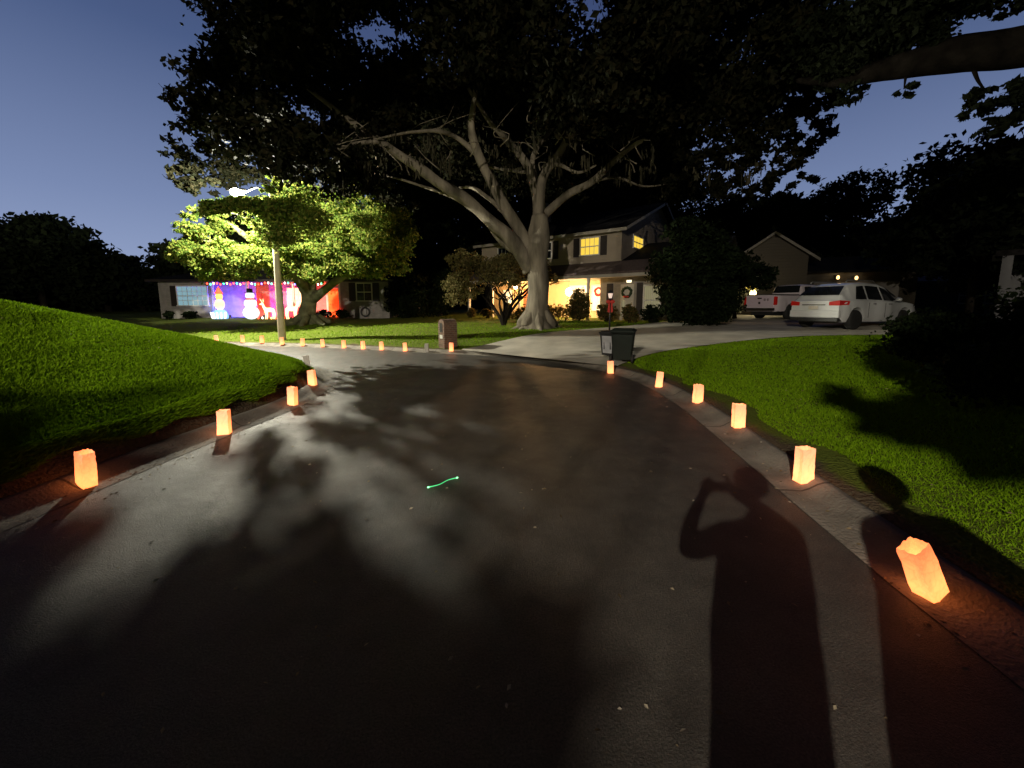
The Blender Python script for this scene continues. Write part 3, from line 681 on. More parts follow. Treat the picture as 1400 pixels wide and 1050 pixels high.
# ------------------------------------------------------------------ house 1 (decorated bungalow)
M['wall1']=brick_mat('painted_brick',(.46,.43,.40),(.40,.37,.35),(.34,.32,.30),1,.5)
M['wall_red']=brick_mat('porch_brick',(.42,.36,.33),(.34,.28,.26),(.32,.30,.28),1,.6)
M['cur_blue']=curtain_mat('blue_white_curtain',(.10,.22,.30),(.42,.72,.80),.75,5)
M['cur_yel']=curtain_mat('yellow_curtain',(.95,.55,.035),(1,.74,.09),1.05,4)
M['cur_warm']=curtain_mat('warm_curtain',(1,.55,.2),(1,.85,.5),2.2,5)
M['cur_dim']=curtain_mat('dim_curtain',(.16,.14,.07),(.22,.20,.11),1.0,3)
M['glass_refl']=mat('window_glass_reflecting',(.05,.05,.05),.08,.6,6,spec=1)
def house1():
    x0,y0=-24.5,27.0; z=H(-16,27)
    t=empty('bungalow',(x0,y0,z),0,'low white brick bungalow hung with red and blue holiday lights','house')
    b=MB(); b.box(0,3.62,0,9,-.5,2.65); b.box(12.6,15.95,0,9,-.5,2.65); b.box(6.1,12.6,1.6,9,-.5,2.65); b.box(3.62,6.1,1.0,9,-.5,2.65)
    b.build('wall',[M['wall1']],t)
    b=MB()
    b.box(3.62,12.6,-.05,1.0,-.35,-.02); b.build('porch_floor',M['kerb'],t)
    # roof: hip with overhang
    e=.45; X0,X1,Y0,Y1=-e,15.95+e,-e,9+e; zr=4.25; ze=2.66
    b=MB(); b.add([(X0,Y0,ze),(X1,Y0,ze),(X1,Y1,ze),(X0,Y1,ze),(X0+4.6,4.5,zr),(X1-4.6,4.5,zr)],[(0,1,5,4),(1,2,5),(2,3,4,5),(3,0,4)])
    b.build('roof',M['shingle'],t)
    b=MB(); b.box(X0,X1,Y0-.02,Y0+.02,ze-.15,ze+.005); b.box(X0,X0+.04,Y0+.02,Y1,ze-.15,ze+.004); b.box(X1-.04,X1,Y0+.02,Y1,ze-.15,ze+.004); b.box(X0+.04,X1-.04,Y0+.02,Y1,ze-.09,ze-.07)
    b.build('fascia',M['shutter'],t)
    for xx in (3.7,6.1,9.3,12.5):
        b=MB(); b.box(xx-.06,xx+.06,.02,.14,-.02,2.56); b.build('porch_post',M['white_paint'],t)
    window(t,1.3,3.35,.92,2.2,0,M['cur_blue'],6,4); shutter(t,.82,1.2,.85,2.25)
    window(t,13.75,14.75,1.25,2.4,0,M['glass_refl'],2,2); shutter(t,13.2,13.66,1.2,2.45); shutter(t,14.85,15.3,1.2,2.45)
    window(t,8.0,9.7,.85,2.15,1.6,M['cur_warm'],4,3)
    b=MB(); b.box(11.0,11.95,1.55,1.6,-.02,2.1); d=b.build('door',mat('yellow_door',(.55,.36,.06),.5,.1),t)
    b=MB(); b.ball((11.12,1.52,1.0),.035); b.build('handle',M['chrome'],d)
    b=MB(); b.box(10.85,11.0,1.53,1.6,-.02,2.2); b.box(11.95,12.1,1.53,1.6,-.02,2.2); b.box(11.0,11.95,1.53,1.6,2.1,2.2); b.build('door_frame',M['white_paint'],t)
    b=MB(); b.box(10.2,10.6,4.4,4.9,3.6,4.9); b.build('chimney',M['wall_red'],t)
    return Vector((x0,y0,z))
h1=house1()
# holiday lights and figures in front of house 1
bulb_cols={'red':(1,.05,.02),'green':(.05,1,.35),'blue':(.1,.15,1),'white':(1,.9,.75),'gold':(1,.55,.1)}
BM={k:emit_mat('bulb_'+k,c,9) for k,c in bulb_cols.items()}
wire=mat('lamp_wire',(.01,.02,.01),.6)
def string_lights(p0,p1,n,cols,label,sag=.12,r=.045):
    t=empty('string_lights',p0,0,label,'string lights','strings of coloured lights on the bungalow'); a=Vector(p1)-Vector(p0); pts=[]
    for i in range(25):
        f=i/24; pts.append(a*f+Vector((0,0,-sag*abs(math.sin(f*PI*4)))))
    b=MB(); b.tube(pts,.008,5); b.build('wire',wire,t)
    for i in range(n):
        f=(i+.5)/n; p=a*f+Vector((0,0,-sag*abs(math.sin(f*PI*4))-.05)); b=MB(); b.ball(p,(r,r,r*1.5),8); b.build('bulb',BM[cols[i%len(cols)]],t)
string_lights(h1+Vector((3.7,-.52,2.5)),h1+Vector((6.4,-.52,2.5)),12,['red','green','gold','red'],'short string of red, green and gold bulbs along the eave over the blue lit entry')
string_lights(h1+Vector((6.5,-.52,2.5)),h1+Vector((11.9,-.52,2.5)),24,['red','white','green','red','blue'],'long string of red, white and green bulbs along the eave over the red porch')
string_lights(h1+Vector((6.2,-.3,.12)),h1+Vector((11.0,-.3,.1)),16,['red','gold','red','white'],'string of red and white bulbs lying low along the porch edge',.03)
def glow_snowman(p):
    t=empty('light_up_snowman',p,0,'round glowing white snowman figure standing before the red porch','decoration')
    m=emit_mat('glowing_white_fabric',(.8,.93,1),1.3); b=MB(); b.ball((0,0,.42),(.5,.45,.45),16); b.ball((0,0,1.05),(.38,.35,.36),16); b.ball((0,0,1.55),(.27,.25,.27),16); b.build('body',m,t)
    b=MB(); b.lathe([(.3,0),(.3,.03),(.18,.04),(.17,.28),(.02,.29)],14,(0,0,1.74)); b.build('hat',M['black'],t)
    b=MB(); b.torus((0,0,1.33),.26,.06,'xy',16,8); b.build('scarf',M['red_cloth'],t)
    b=MB(); b.lathe([(.04,0),(.001,-.22)],8,(0,-.24,1.56),'y'); b.build('nose',emit_mat('orange_nose',(1,.3,.03),2),t)
glow_snowman(h1+Vector((6.9,-.9,0)))
def candle_tower(p):
    t=empty('light_up_figure',p,0,'tall glowing figure with gold top and blue and white striped base by the blue wall','decoration')
    b=MB(); b.lathe([(.42,0),(.46,.2),(.36,.5),(.25,.62)],16,(0,0,0)); b.build('base',emit_mat('blue_white_glow',(.25,.5,1),1.2),t)
    for k in range(5):
        a=-2.2+k*.45; b=MB(); b.box(-.03,.03,-.03,.03,0,.42); b.build('stripe',emit_mat('white_stripe_glow',(.9,1,1),3) if k==0 else bpy.data.materials['white_stripe_glow'],t,loc=(math.cos(a)*.46,math.sin(a)*.46,.04),rot=(0,.2,a))
    b=MB(); b.ball((0,0,.98),(.3,.28,.4),14); b.build('body',emit_mat('warm_white_glow',(1,.6,.4),1.6),t)
    b=MB(); b.ball((0,0,1.5),(.22,.2,.24),14); b.build('head',emit_mat('gold_glow',(1,.5,.12),1.8),t)
    b=MB(); b.lathe([(.24,0),(.001,.5)],12,(0,0,1.68)); b.build('hat',emit_mat('red_glow',(1,.08,.03),3),t)
candle_tower(h1+Vector((4.75,-.8,0)))
deer_m=emit_mat('warm_white_wire_glow',(1,.78,.38),2.6)
def deer(p,rz,s,label):
    t=empty('light_up_deer',p,rz,label,'decoration','light-up deer on the lawn of the bungalow'); b=MB()
    b.ball((0,0,.72*s),(.42*s,.16*s,.17*s),12)
    pts,r=limb_path([((.3*s,0,.78*s),.13*s),((.45*s,0,1.0*s),.08*s),((.52*s,0,1.2*s),.08*s),((.72*s,0,1.16*s),.045*s)],3); b.tube(pts,r,8)
    b.build('body',deer_m,t)
    for x in (-.3,.28):
        for y in (-.1,.1):
            b=MB(); p_,r=limb_path([((x*s,y*s,.68*s),.07*s),(((x-.05)*s,y*s,.36*s),.04*s),((x*s,y*s,0),.028*s)],3); b.tube(p_,r,7); b.build('leg',deer_m,t)
    for y in (-1,1):
        b=MB(); b.tube([(.52*s,.04*y*s,1.25*s),(.5*s,.14*y*s,1.42*s),(.56*s,.2*y*s,1.6*s)],[.02*s,.018*s,.01*s],5); b.tube([(.5*s,.14*y*s,1.42*s),(.62*s,.15*y*s,1.52*s)],[.015*s,.008*s],5); b.build('antler',deer_m,t)
deer(h1+Vector((8.2,-1.0,0)),PI,.85,'glowing warm white deer facing left, left of the pair before the red porch')
deer(h1+Vector((9.75,-1.1,0)),0,.95,'glowing warm white deer facing right, behind the lamp pole before the red porch')
def flood(p,target,col,power,label,spot=110):
    d=Vector(target)-Vector(p); t=empty('flood_light',p,math.atan2(d.y,d.x),label,'flood light','coloured flood lights on the lawn')
    b=MB(); b.box(-.09,.06,-.1,.1,.1,.27); b.build('housing',M['black'],t)
    b=MB(); b.box(.062,.07,-.085,.085,.115,.255); b.build('lens',emit_mat('lens_'+('red' if col[0]>.5 else 'blue'),col,12),t)
    b=MB(); b.tube([(0,0,-.02),(0,0,.1)],.012,6); b.build('stake',M['black'],t)
    el=math.atan2(d.z-.2,math.hypot(d.x,d.y))
    light('flood_bulb',(.12,0,.2),power,col,.06,t,'SPOT',(0,-(PI/2)-el,0) if False else (R(90)+el,0,-PI/2),.6,spot)
flood(h1+Vector((5.0,-.32,-.02)),h1+Vector((4.9,1,1.0)),(.05,.03,1),1100,'small flood light shining blue on the entry wall',165)
flood(h1+Vector((3.9,-.3,-.02)),h1+Vector((3.9,1,1.6)),(.05,.2,.9),40,'small flood light shining teal on the left corner of the entry',150)
flood(h1+Vector((7.3,-.1,-.02)),h1+Vector((7.3,1.6,1.1)),(1,.04,.012),800,'flood light shining red on the porch wall behind the snowman',160)
flood(h1+Vector((10.3,-.1,-.02)),h1+Vector((10.3,1.6,1.1)),(1,.03,.012),700,'flood light shining red on the porch wall right of the lit window',165)
flood(h1+Vector((12.2,-.3,-.02)),h1+Vector((12.0,1.6,1.1)),(1,.03,.015),50,'flood light shining red on the wall beside the yellow door',150)
# garden hose coil on the wall, low shrubs
t=empty('hose_reel',h1+Vector((14.3,-.12,0)),0,'dark coiled hose hanging upright below the shuttered window','hose reel')
b=MB()
for k in range(3): b.torus((0,0,.45),.26+.03*k,.022,'xz',24,6)
b.build('hose',M['black'],t); b=MB(); b.box(-.05,.05,0,.12,.3,.8); b.build('bracket',M['galv'],t)
bush('side_shrub','tall black shrub at the right end of the bungalow','shrub',-7.3,26.6,1.3,1.3,3.1,8000,.12,M['bush_leaf'],None,10,77)
bush('side_shrub','black shrub further right in the dark side yard of the bungalow','shrub',-5.2,28.2,1.6,1.3,3.2,8000,.12,M['bush_leaf'],None,10,78)
for k,(xx,w_) in enumerate([(1.0,.55),(2.6,.6)]): bush('low_shrub','low clipped shrub under the %s end of the blue lit window'%('left' if k==0 else 'right'),'shrub',h1.x+xx,h1.y-.6,w_,.35,.55,1500,.06,M['bush_leaf'],'low shrubs before the bungalow',6,k+4)
for k,(xx,lb) in enumerate([(11.6,'low dark shrub before the yellow door of the bungalow'),(12.9,'low dark shrub at the corner right of the red porch')]): bush('low_shrub',lb,'shrub',h1.x+xx,h1.y-.7,.8,.4,.6,1600,.06,M['bush_leaf'],'low shrubs before the bungalow',6,k+14)

# ------------------------------------------------------------------ house 2 (two storeys, porch)
M['wall2']=siding_mat('cream_siding',(.34,.285,.22),.2)
M['wall2b']=brick_mat('pale_brick',(.44,.40,.34),(.38,.34,.28),(.34,.31,.27),1,.5)
M['trim2']=mat('cream_trim',(.34,.31,.26),.6,.05)
M['porch_wall']=mat('porch_stucco',(.62,.5,.33),.8,.06)
def wreath(par_loc,rz,m,label,r=.26,name='wreath'):
    t=empty(name,par_loc,rz,label,'wreath'); b=MB(); b.torus((0,0,0),r,r*.3,'xz',26,8,0,.7); b.build('ring',m,t)
    b=MB(); b.ball((-.08,-.08,-r),(.09,.04,.06)); b.ball((.08,-.08,-r),(.09,.04,.06)); b.ball((0,-.09,-r),.035); b.build('bow',M['red_cloth'],t)
    return t
def house2():
    ang=math.atan2(-.6,.8); z=H(5,23.5); o=(6.38,23,z)
    t=empty('two_storey_house',o,ang,'two storey house with yellow lit windows and a warm bright porch behind the big oak','house')
    m4=Matrix.Translation(o)@Matrix.Rotation(ang,4,'Z'); wd=lambda x,y,zz: m4@Vector((x,y,zz))
    W0=-10.8; D=14; eh=5.33
    b=MB(); b.box(W0,0,0,D,2.62,eh)                                         # upper storey
    b.prism([(0,eh),(D,eh),(D/2,8.0)],-.2,-.02,'yz'); b.prism([(0,eh),(D,eh),(D/2,8.0)],W0+.02,W0+.2,'yz')
    b.build('wall',M['wall2'],t)
    b=MB(); b.box(W0,-1.25,1.5,D,-.6,2.62); b.build('porch_wall',M['porch_wall'],t)
    b=MB(); b.box(-1.25,4.9,0,9,-.6,2.6); b.build('wing_wall',M['wall2b'],t)
    # roofs
    e=.45
    b=MB(); zt=8.0; sl=(zt-eh)/(D/2)
    b.add([(W0-e,-e,eh-e*sl),(e,-e,eh-e*sl),(e,D/2,zt),(W0-e,D/2,zt),(W0-e,D+e,eh-e*sl),(e,D+e,eh-e*sl),
           (W0-e,-e,eh-e*sl+.14),(e,-e,eh-e*sl+.14),(e,D/2,zt+.14),(W0-e,D/2,zt+.14),(W0-e,D+e,eh-e*sl+.14),(e,D+e,eh-e*sl+.14)],
          [(0,1,2,3),(3,2,5,4),(6,9,8,7),(9,10,11,8),(0,6,7,1),(4,5,11,10),(1,7,8,2),(2,8,11,5),(0,3,9,6),(3,4,10,9)])
    b.build('roof',M['shingle'],t)
    b=MB(); b.add([(e+.02,-e,eh-e*sl-.05),(e+.02,D/2,zt-.05),(e+.02,D+e,eh-e*sl-.05),(e+.02,-e,eh-e*sl+.13),(e+.02,D/2,zt+.13),(e+.02,D+e,eh-e*sl+.13)],[(0,1,4,3),(1,2,5,4)])
    b.box(W0-e,e,-e-.02,-e-.001,eh-e*sl-.08,eh-e*sl+.1); b.build('fascia',M['trim2'],t)
    b=MB(); b.prism([(-1.5,2.72),(0,3.45),(0,3.33),(-1.5,2.60)],W0-.3,5.2,'yz'); b.build('porch_roof',M['shingle_red'],t)
    b=MB(); b.prism([(0,3.45),(4.6,5.0),(9.4,3.2),(9.4,3.05),(4.6,4.85),(0,3.3)],.02,5.2,'yz'); b.prism([(0,2.6),(9,2.6),(9,3.1),(4.6,4.8),(0,3.3)],4.6,4.88,'yz'); b.build('wing_roof',M['shingle'],t)
    b=MB(); b.box(W0-.2,5.1,-1.5,-1.42,2.42,2.62); b.box(W0-.2,-1.3,-1.42,1.5,2.48,2.5); b.box(-1.24,5.1,-1.42,0,2.5,2.52); b.build('porch_beam',M['trim2'],t)
    for xx in (W0,-8.6,-6.3,-4.42,-1.36):
        b=MB(); b.box(xx-.07,xx+.07,-1.49,-1.35,-.1,2.42); b.build('porch_post',M['white_paint'],t)
    b=MB(); b.box(W0-.2,-1.25,-1.5,1.5,-.5,-.03); b.build('porch_floor',M['kerb'],t)
    # windows upstairs
    window(t,-2.6,-1.42,3.95,4.92,0,M['cur_yel'],4,2); shutter(t,-3.12,-2.72,3.86,5.0); shutter(t,-1.3,-.9,3.86,5.0)
    window(t,-5.75,-4.75,3.95,4.92,0,M['glass_dark'],3,2); shutter(t,-4.62,-4.22,3.86,5.0); shutter(t,-6.3,-5.88,3.86,5.0)
    window(t,-9.2,-8.2,3.95,4.92,0,M['glass_dark'],3,2)
    # side window in the gable wall: built facing -y on a turned holder
    h=bpy.data.objects.new('gable_window',None); C.objects.link(h); h.parent=t; h.location=(0,0,0); h.rotation_euler=(0,0,PI/2)
    window(h,1.9,3.6,4.45,5.15,0,M['cur_yel'],3,2,'sash')
    # porch windows
    window(t,-4.1,-2.75,.55,2.15,1.5,M['cur_warm'],3,3); window(t,-2.45,-1.5,.55,2.15,1.5,M['cur_warm'],3,3)
    window(t,-9.9,-9.1,.5,2.0,1.5,M['cur_warm'],2,3)
    b=MB(); b.box(-8.0,-7.0,1.44,1.5,-.03,2.1); d=b.build('door',mat('brown_door',(.25,.1,.05),.5),t); b=MB(); b.ball((-7.1,1.4,1),.035); b.build('handle',M['chrome'],d)
    # wing front
    shutter(t,-.82,-.42,.3,2.15); b=MB(); b.box(.05,.85,-.05,-.003,-.05,2.08); d=b.build('side_door',mat('pale_door',(.5,.47,.4),.5,.05),t); b=MB(); b.ball((.75,-.08,1),.03); b.build('handle',M['chrome'],d)
    b=MB(); b.box(.16,.34,-.062,-.05,.35,1.15); b.build('door_light',M['cur_dim'],t)
    shutter(t,1.0,1.35,.3,2.15)
    window(t,1.45,2.3,.35,1.95,0,M['cur_dim'],2,2); shutter(t,2.4,2.72,.3,2.0); window(t,2.85,3.7,.35,1.95,0,M['cur_dim'],2,2)
    b=MB(); b.box(-9,-8.3,5,5.8,6.8,9.0); b.build('chimney',M['wall_red'],t)
    # porch lamp
    p=wd(-3.35,-.1,1.72); l=empty('pendant_lamp',p,0,'blazing white pendant lamp hanging in the porch of the two storey house','lamp')
    b=MB(); b.tube([(0,0,.2),(0,0,.75)],.012,6); b.build('chain',M['black'],l)
    b=MB(); b.ball((0,0,0),(.2,.2,.24),14); b.build('globe',emit_mat('porch_globe',(1,.82,.55),30),l)
    light('pendant_bulb',(0,-.0,-.33),620,(1,.56,.2),.12,l)
    p=wd(-7.6,-.1,2.1); l=empty('ceiling_lamp',p,0,'warm porch ceiling lamp left of the oak trunk','lamp')
    b=MB(); b.lathe([(.16,.1),(.16,.35),(.05,.37)],12); b.build('base',M['black'],l); b=MB(); b.ball((0,0,.05),(.14,.14,.12)); b.build('globe',bpy.data.materials['porch_globe'],l)
    light('ceiling_bulb',(0,0,-.2),520,(1,.5,.17),.1,l)
    wreath(wd(-1.98,1.36,1.75),ang,M['wreath_red'],'red wreath hung on the right porch window',.24)
    wreath(wd(.45,-.13,1.62),ang,M['wreath_green'],'dark green wreath hung on the pale side door',.26)
    # door lamp of the wing
    p=wd(.62,-.22,2.25); l=empty('wall_lamp',p,ang,'small lamp on the wall over the pale side door','lamp')
    b=MB(); b.box(-.09,.09,-.02,.2,-.06,.1); b.build('housing',M['black'],l); b=MB(); b.box(-.14,.14,-.06,-.025,-.09,.05); b.build('lens',emit_mat('wing_lamp',(1,.85,.55),2),l)
    # hedge and bushes
    c=wd(-3.3,-2.3,0); hd=empty('hedge',(c.x,c.y,H(c.x,c.y)),ang,'clipped hedge glowing in porch light below the bright window','hedge')
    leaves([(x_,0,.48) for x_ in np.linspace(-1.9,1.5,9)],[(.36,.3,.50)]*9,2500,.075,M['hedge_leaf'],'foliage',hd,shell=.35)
    b=MB()
    for x_ in np.linspace(-1.8,1.4,8): b.tube([(x_,0,-.05),(x_+.05,0,.3),(x_+.1,.05,.6)],[.025,.02,.01],5)
    b.build('stem',M['bark_dark'],hd)
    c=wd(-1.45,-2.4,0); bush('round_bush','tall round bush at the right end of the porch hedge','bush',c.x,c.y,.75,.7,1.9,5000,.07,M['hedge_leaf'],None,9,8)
    for k,(x_,lb) in enumerate([(.0,'leafy shrub under the door wreath'),(1.3,'shrub left of the first pale window in the wing'),(2.5,'shrub between the two pale windows in the wing'),(3.7,'shrub under the right pale window in the wing'),(4.6,'shrub at the far right end of the wing')]):
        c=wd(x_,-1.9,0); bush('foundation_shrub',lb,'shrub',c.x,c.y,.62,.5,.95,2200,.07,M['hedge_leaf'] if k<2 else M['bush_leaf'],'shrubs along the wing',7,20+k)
    for k,(x_,lb) in enumerate([(-6.0,'low plant at the foot of the porch just left of the oak'),(-8.5,'low plant by the left end of the porch'),(-10.0,'leafy plant at the left corner of the porch')]):
        c=wd(x_,-2.1,0); bush('porch_plant',lb,'plant',c.x,c.y,.55,.4,.7,1500,.07,M['hedge_leaf'],'plants along the porch',6,40+k)
    # pot
    c=wd(-6.9,-1.9,0); pt=empty('plant_pot',(c.x,c.y,H(c.x,c.y)),0,'dark plant pot on the porch edge left of the oak trunk','pot')
    b=MB(); b.lathe([(.16,0),(.2,.1),(.24,.55),(.27,.6),(.2,.6)],14); b.build('pot',M['black'],pt); leaves([(0,0,.75)],[.25],500,.07,M['hedge_leaf'],'foliage',pt)
house2()

# ------------------------------------------------------------------ other houses on the right
M['trim3']=mat('dull_trim',(.14,.13,.12),.7,.1)
def far_house(name,label,loc,rz,w_,d_,h_,rh,wm,rm,gable='front',extra=None):
    t=empty(name,loc,rz,label,'house'); b=MB(); b.box(0,w_,0,d_,-.6,h_)
    if gable=='front': b.prism([(0,h_),(w_,h_),(w_/2,h_+rh)],0.01,d_-.01,'xz')
    b.build('wall',wm,t); b=MB(); e=.5
    if gable=='front':
        s=rh/(w_/2); b.prism([(-e,h_-e*s),(w_/2,h_+rh),(w_+e,h_-e*s),(w_+e,h_-e*s+.16),(w_/2,h_+rh+.16),(-e,h_-e*s+.16)],-e,d_+e,'xz'); b.build('roof',rm,t)
        b=MB(); b.prism([(-e,h_-e*s-.04),(w_/2,h_+rh-.04),(w_+e,h_-e*s-.04),(w_+e,h_-e*s+.14),(w_/2,h_+rh+.14),(-e,h_-e*s+.14)],-e-.03,-e-.002,'xz'); b.build('fascia',M['trim3'],t)
    else:
        s=rh/(d_/2); b.prism([(-e,h_-e*s),(d_/2,h_+rh),(d_+e,h_-e*s),(d_+e,h_-e*s+.16),(d_/2,h_+rh+.16),(-e,h_-e*s+.16)],-e,w_+e,'yz'); b.build('roof',rm,t)
        b=MB(); b.box(-e,w_+e,-e-.03,-e-.002,h_-e*s-.1,h_-e*s+.15); b.build('fascia',M['trim3'],t)
    return t
M['wall3']=siding_mat('tan_siding',(.03,.023,.014),.2)
z3=H(20,28)
g3=far_house('garage_house','dark house with a small gable and a warm lit window behind the white pickup',(15.7,27.5,z3),R(-20),4.2,8,3.9,1.5,M['wall3'],M['shingle'])
window(g3,.7,1.35,1.75,2.55,0,M['cur_yel'],2,2)
b=MB(); b.box(4.2,10.5,1.2,8,-.6,2.9); b.build('garage_wall',M['wall3'],g3)
b=MB(); b.prism([(.7,2.95),(4.5,4.2),(8.3,2.95),(8.3,2.8),(4.5,4.05),(.7,2.8)],4.25,11,'yz'); b.build('garage_roof',M['shingle'],g3)
b=MB(); b.box(5.0,9.6,1.14,1.2,-.1,2.2)
for k in range(1,5): b.box(5.0,9.6,1.12,1.139,.44*k-.01,.44*k+.01)
b.build('garage_door',M['trim3'],g3)
m3=Matrix.Translation((15.7,27.5,z3))@Matrix.Rotation(R(-20),4,'Z')
def coach(p,label,power):
    l=empty('coach_lamp',p,0,label,'lamp','coach lamps on the garage'); b=MB(); b.box(-.05,.05,-.02,.12,-.12,.15); b.build('bracket',M['black'],l)
    b=MB(); b.ball((0,-.1,.0),(.09,.09,.13)); b.build('globe',emit_mat('coach_globe',(1,.6,.22),3) if 'coach_globe' not in bpy.data.materials else bpy.data.materials['coach_globe'],l)
    light('coach_bulb',(0,-.28,.1),power,(1,.7,.35),.06,l)
coach(m3@Vector((6.2,1.02,2.5)),'left one of two small orange lamps over the pickup roof',5)
coach(m3@Vector((7.2,1.02,2.45)),'right one of two small orange lamps over the pickup roof',3)
p=Vector((15.6,25.2,0)); p.z=H(p.x,p.y)
l=empty('path_lamp',p,0,'yellow globe lamp on a short post among leaves left of the pickup','lamp')
b=MB(); b.tube([(0,0,-.1),(0,0,1.25)],.03,8); b.build('post',M['black'],l); b=MB(); b.ball((0,0,1.45),(.2,.2,.24),14); b.build('globe',emit_mat('path_globe',(1,.8,.35),3.5),l)
light('path_bulb',(-.0,-.5,1.5),60,(1,.85,.5),.1,l)
p=Vector((13.6,24.6,0)); bush('flowering_bush','bush with pale sparkling leaves beside the yellow globe lamp','bush',13.3,24.4,1.6,1.0,2.3,5000,.09,leaf_mat('pale_flower_leaf',[(.1,.12,.04),(.4,.38,.25),(.62,.6,.45)],.3),None,9,61)
M['wall4']=mat('pale_stucco',(.11,.11,.12),.8,.08)
z4=H(24,16)
g4=far_house('porch_house','pale low house with porch columns at the far right edge',(19.6,15.4,z4),R(-52),10,8,2.7,1.5,M['wall4'],M['shingle'],'side')
for xx in (-.1,1.7,3.5):
    b=MB(); b.box(xx-.13,xx+.13,-1.75,-1.5,-.3,2.5); b.build('porch_column',M['wall4'],g4)
b=MB(); b.box(-.4,4,-1.8,0,2.5,2.7); b.build('porch_roof',M['shingle'],g4)
window(g4,1.2,2.6,.8,2.0,0,M['glass_dark'],3,2)
z5=H(34,30)
g5=far_house('low_house','distant low grey house behind the white suv hood',(33.5,33,z5),R(-38),12,7,2.6,1.2,M['wall4'],mat('pale_roof',(.16,.16,.2),.8,.2),'side')
window(g5,3,5,.8,2.0,0,M['glass_dark'],3,2)

# ------------------------------------------------------------------ street lamps
def street_lamp(base,head,label,power,col,lens_st,pole_m,r0=.13,soft=.08):
    x,y=base; z=H(x,y); t=empty('street_lamp',(x,y,z),0,label,'street lamp'); o=Vector((x,y,z)); hd=Vector(head)-o
    ph=hd.z+.12
    b=MB(); b.tube([(0,0,-.3),(0,0,.05),(0,0,ph*.5),(0,0,ph+.22)],[r0,r0,r0*.82,r0*.62],14); b.build('pole',pole_m,t)
    d=Vector((hd.x,hd.y,0)).normalized(); b=MB(); b.tube([(0,0,ph),d*.6+Vector((0,0,ph+.18)),Vector((hd.x,hd.y,ph-.02))-d*.35],[.035,.032,.03],8); b.build('arm',M['arm'],t)
    # cobra head
    b=MB(); n=Vector((-d.y,d.x,0)); c=Vector((hd.x,hd.y,hd.z+.16)); vs=[]; fs=[]
    prof=[(-.42,.05,.03),(-.3,.09,.07),(0,.16,.10),(.25,.15,.09),(.38,.06,.03)]
    for s_,w_,h_ in prof:
        for k in range(10):
            a=2*PI*k/10; vs.append(c+d*s_+n*math.cos(a)*w_+Vector((0,0,math.sin(a)*h_*(1 if math.sin(a)>0 else .35)+.03)))
    for i in range(4):
        for k in range(10): fs.append((i*10+k,i*10+(k+1)%10,(i+1)*10+(k+1)%10,(i+1)*10+k))
    fs.append(tuple(range(10))); fs.append(tuple(range(49,39,-1))); b.add(vs,fs,0,True); b.build('lamp_head',M['arm'],t)
    b=MB(); b.ball((hd.x,hd.y,hd.z+.10),(.25,.25,.16),14); b.build('lens',emit_mat('lamp_lens',col,lens_st) if 'lamp_lens' not in bpy.data.materials else bpy.data.materials['lamp_lens'],t)
    light('lamp_bulb',(hd.x,hd.y,hd.z-.12),power,col,soft,t)
    return t
street_lamp((-9.85,16.45),F_POS,'lit street lamp on a pale pole in front of the green tree',P_FAR,(1,.95,.75),60,M['concrete_pole'],.155,.035)
street_lamp((-9.0,-13.6),N_POS,'street lamp on a pale pole behind the photographer',P_NEAR,(1,.88,.70),60,M['concrete_pole'],.15)

# ------------------------------------------------------------------ mailbox, bins, yard lamp
M['brick']=brick_mat('red_brown_brick',(.20,.10,.055),(.12,.062,.038),(.24,.20,.15),1,.9)
def mailbox():
    x,y=-2.3,13.75; z=H(x,y); t=empty('brick_mailbox',(x,y,z),R(-52),'red brick mailbox pillar with a rounded top beside the far kerb','mailbox'); t.scale=(.72,.72,.90)
    b=MB(); b.box(-.31,.31,-.36,.36,-.2,.92); pr=[(.31*math.cos(a),.92+.2*math.sin(a)) for a in np.linspace(0,PI,13)]
    b.prism(pr,-.36,.36,'xz'); b.build('pillar',M['brick'],t,.008)
    b=MB(); b.box(-.13,.13,-.375,-.362,.62,.88); b.prism([(.13*math.cos(a),.88+.1*math.sin(a)) for a in np.linspace(0,PI,9)],-.375,-.362,'xz'); b.build('mail_door',M['black'],t)
    b=MB(); b.box(-.14,.14,-.375,-.362,.36,.50); b.build('plate',mat('pale_plate',(.5,.5,.46),.4,.1),t)
mailbox()
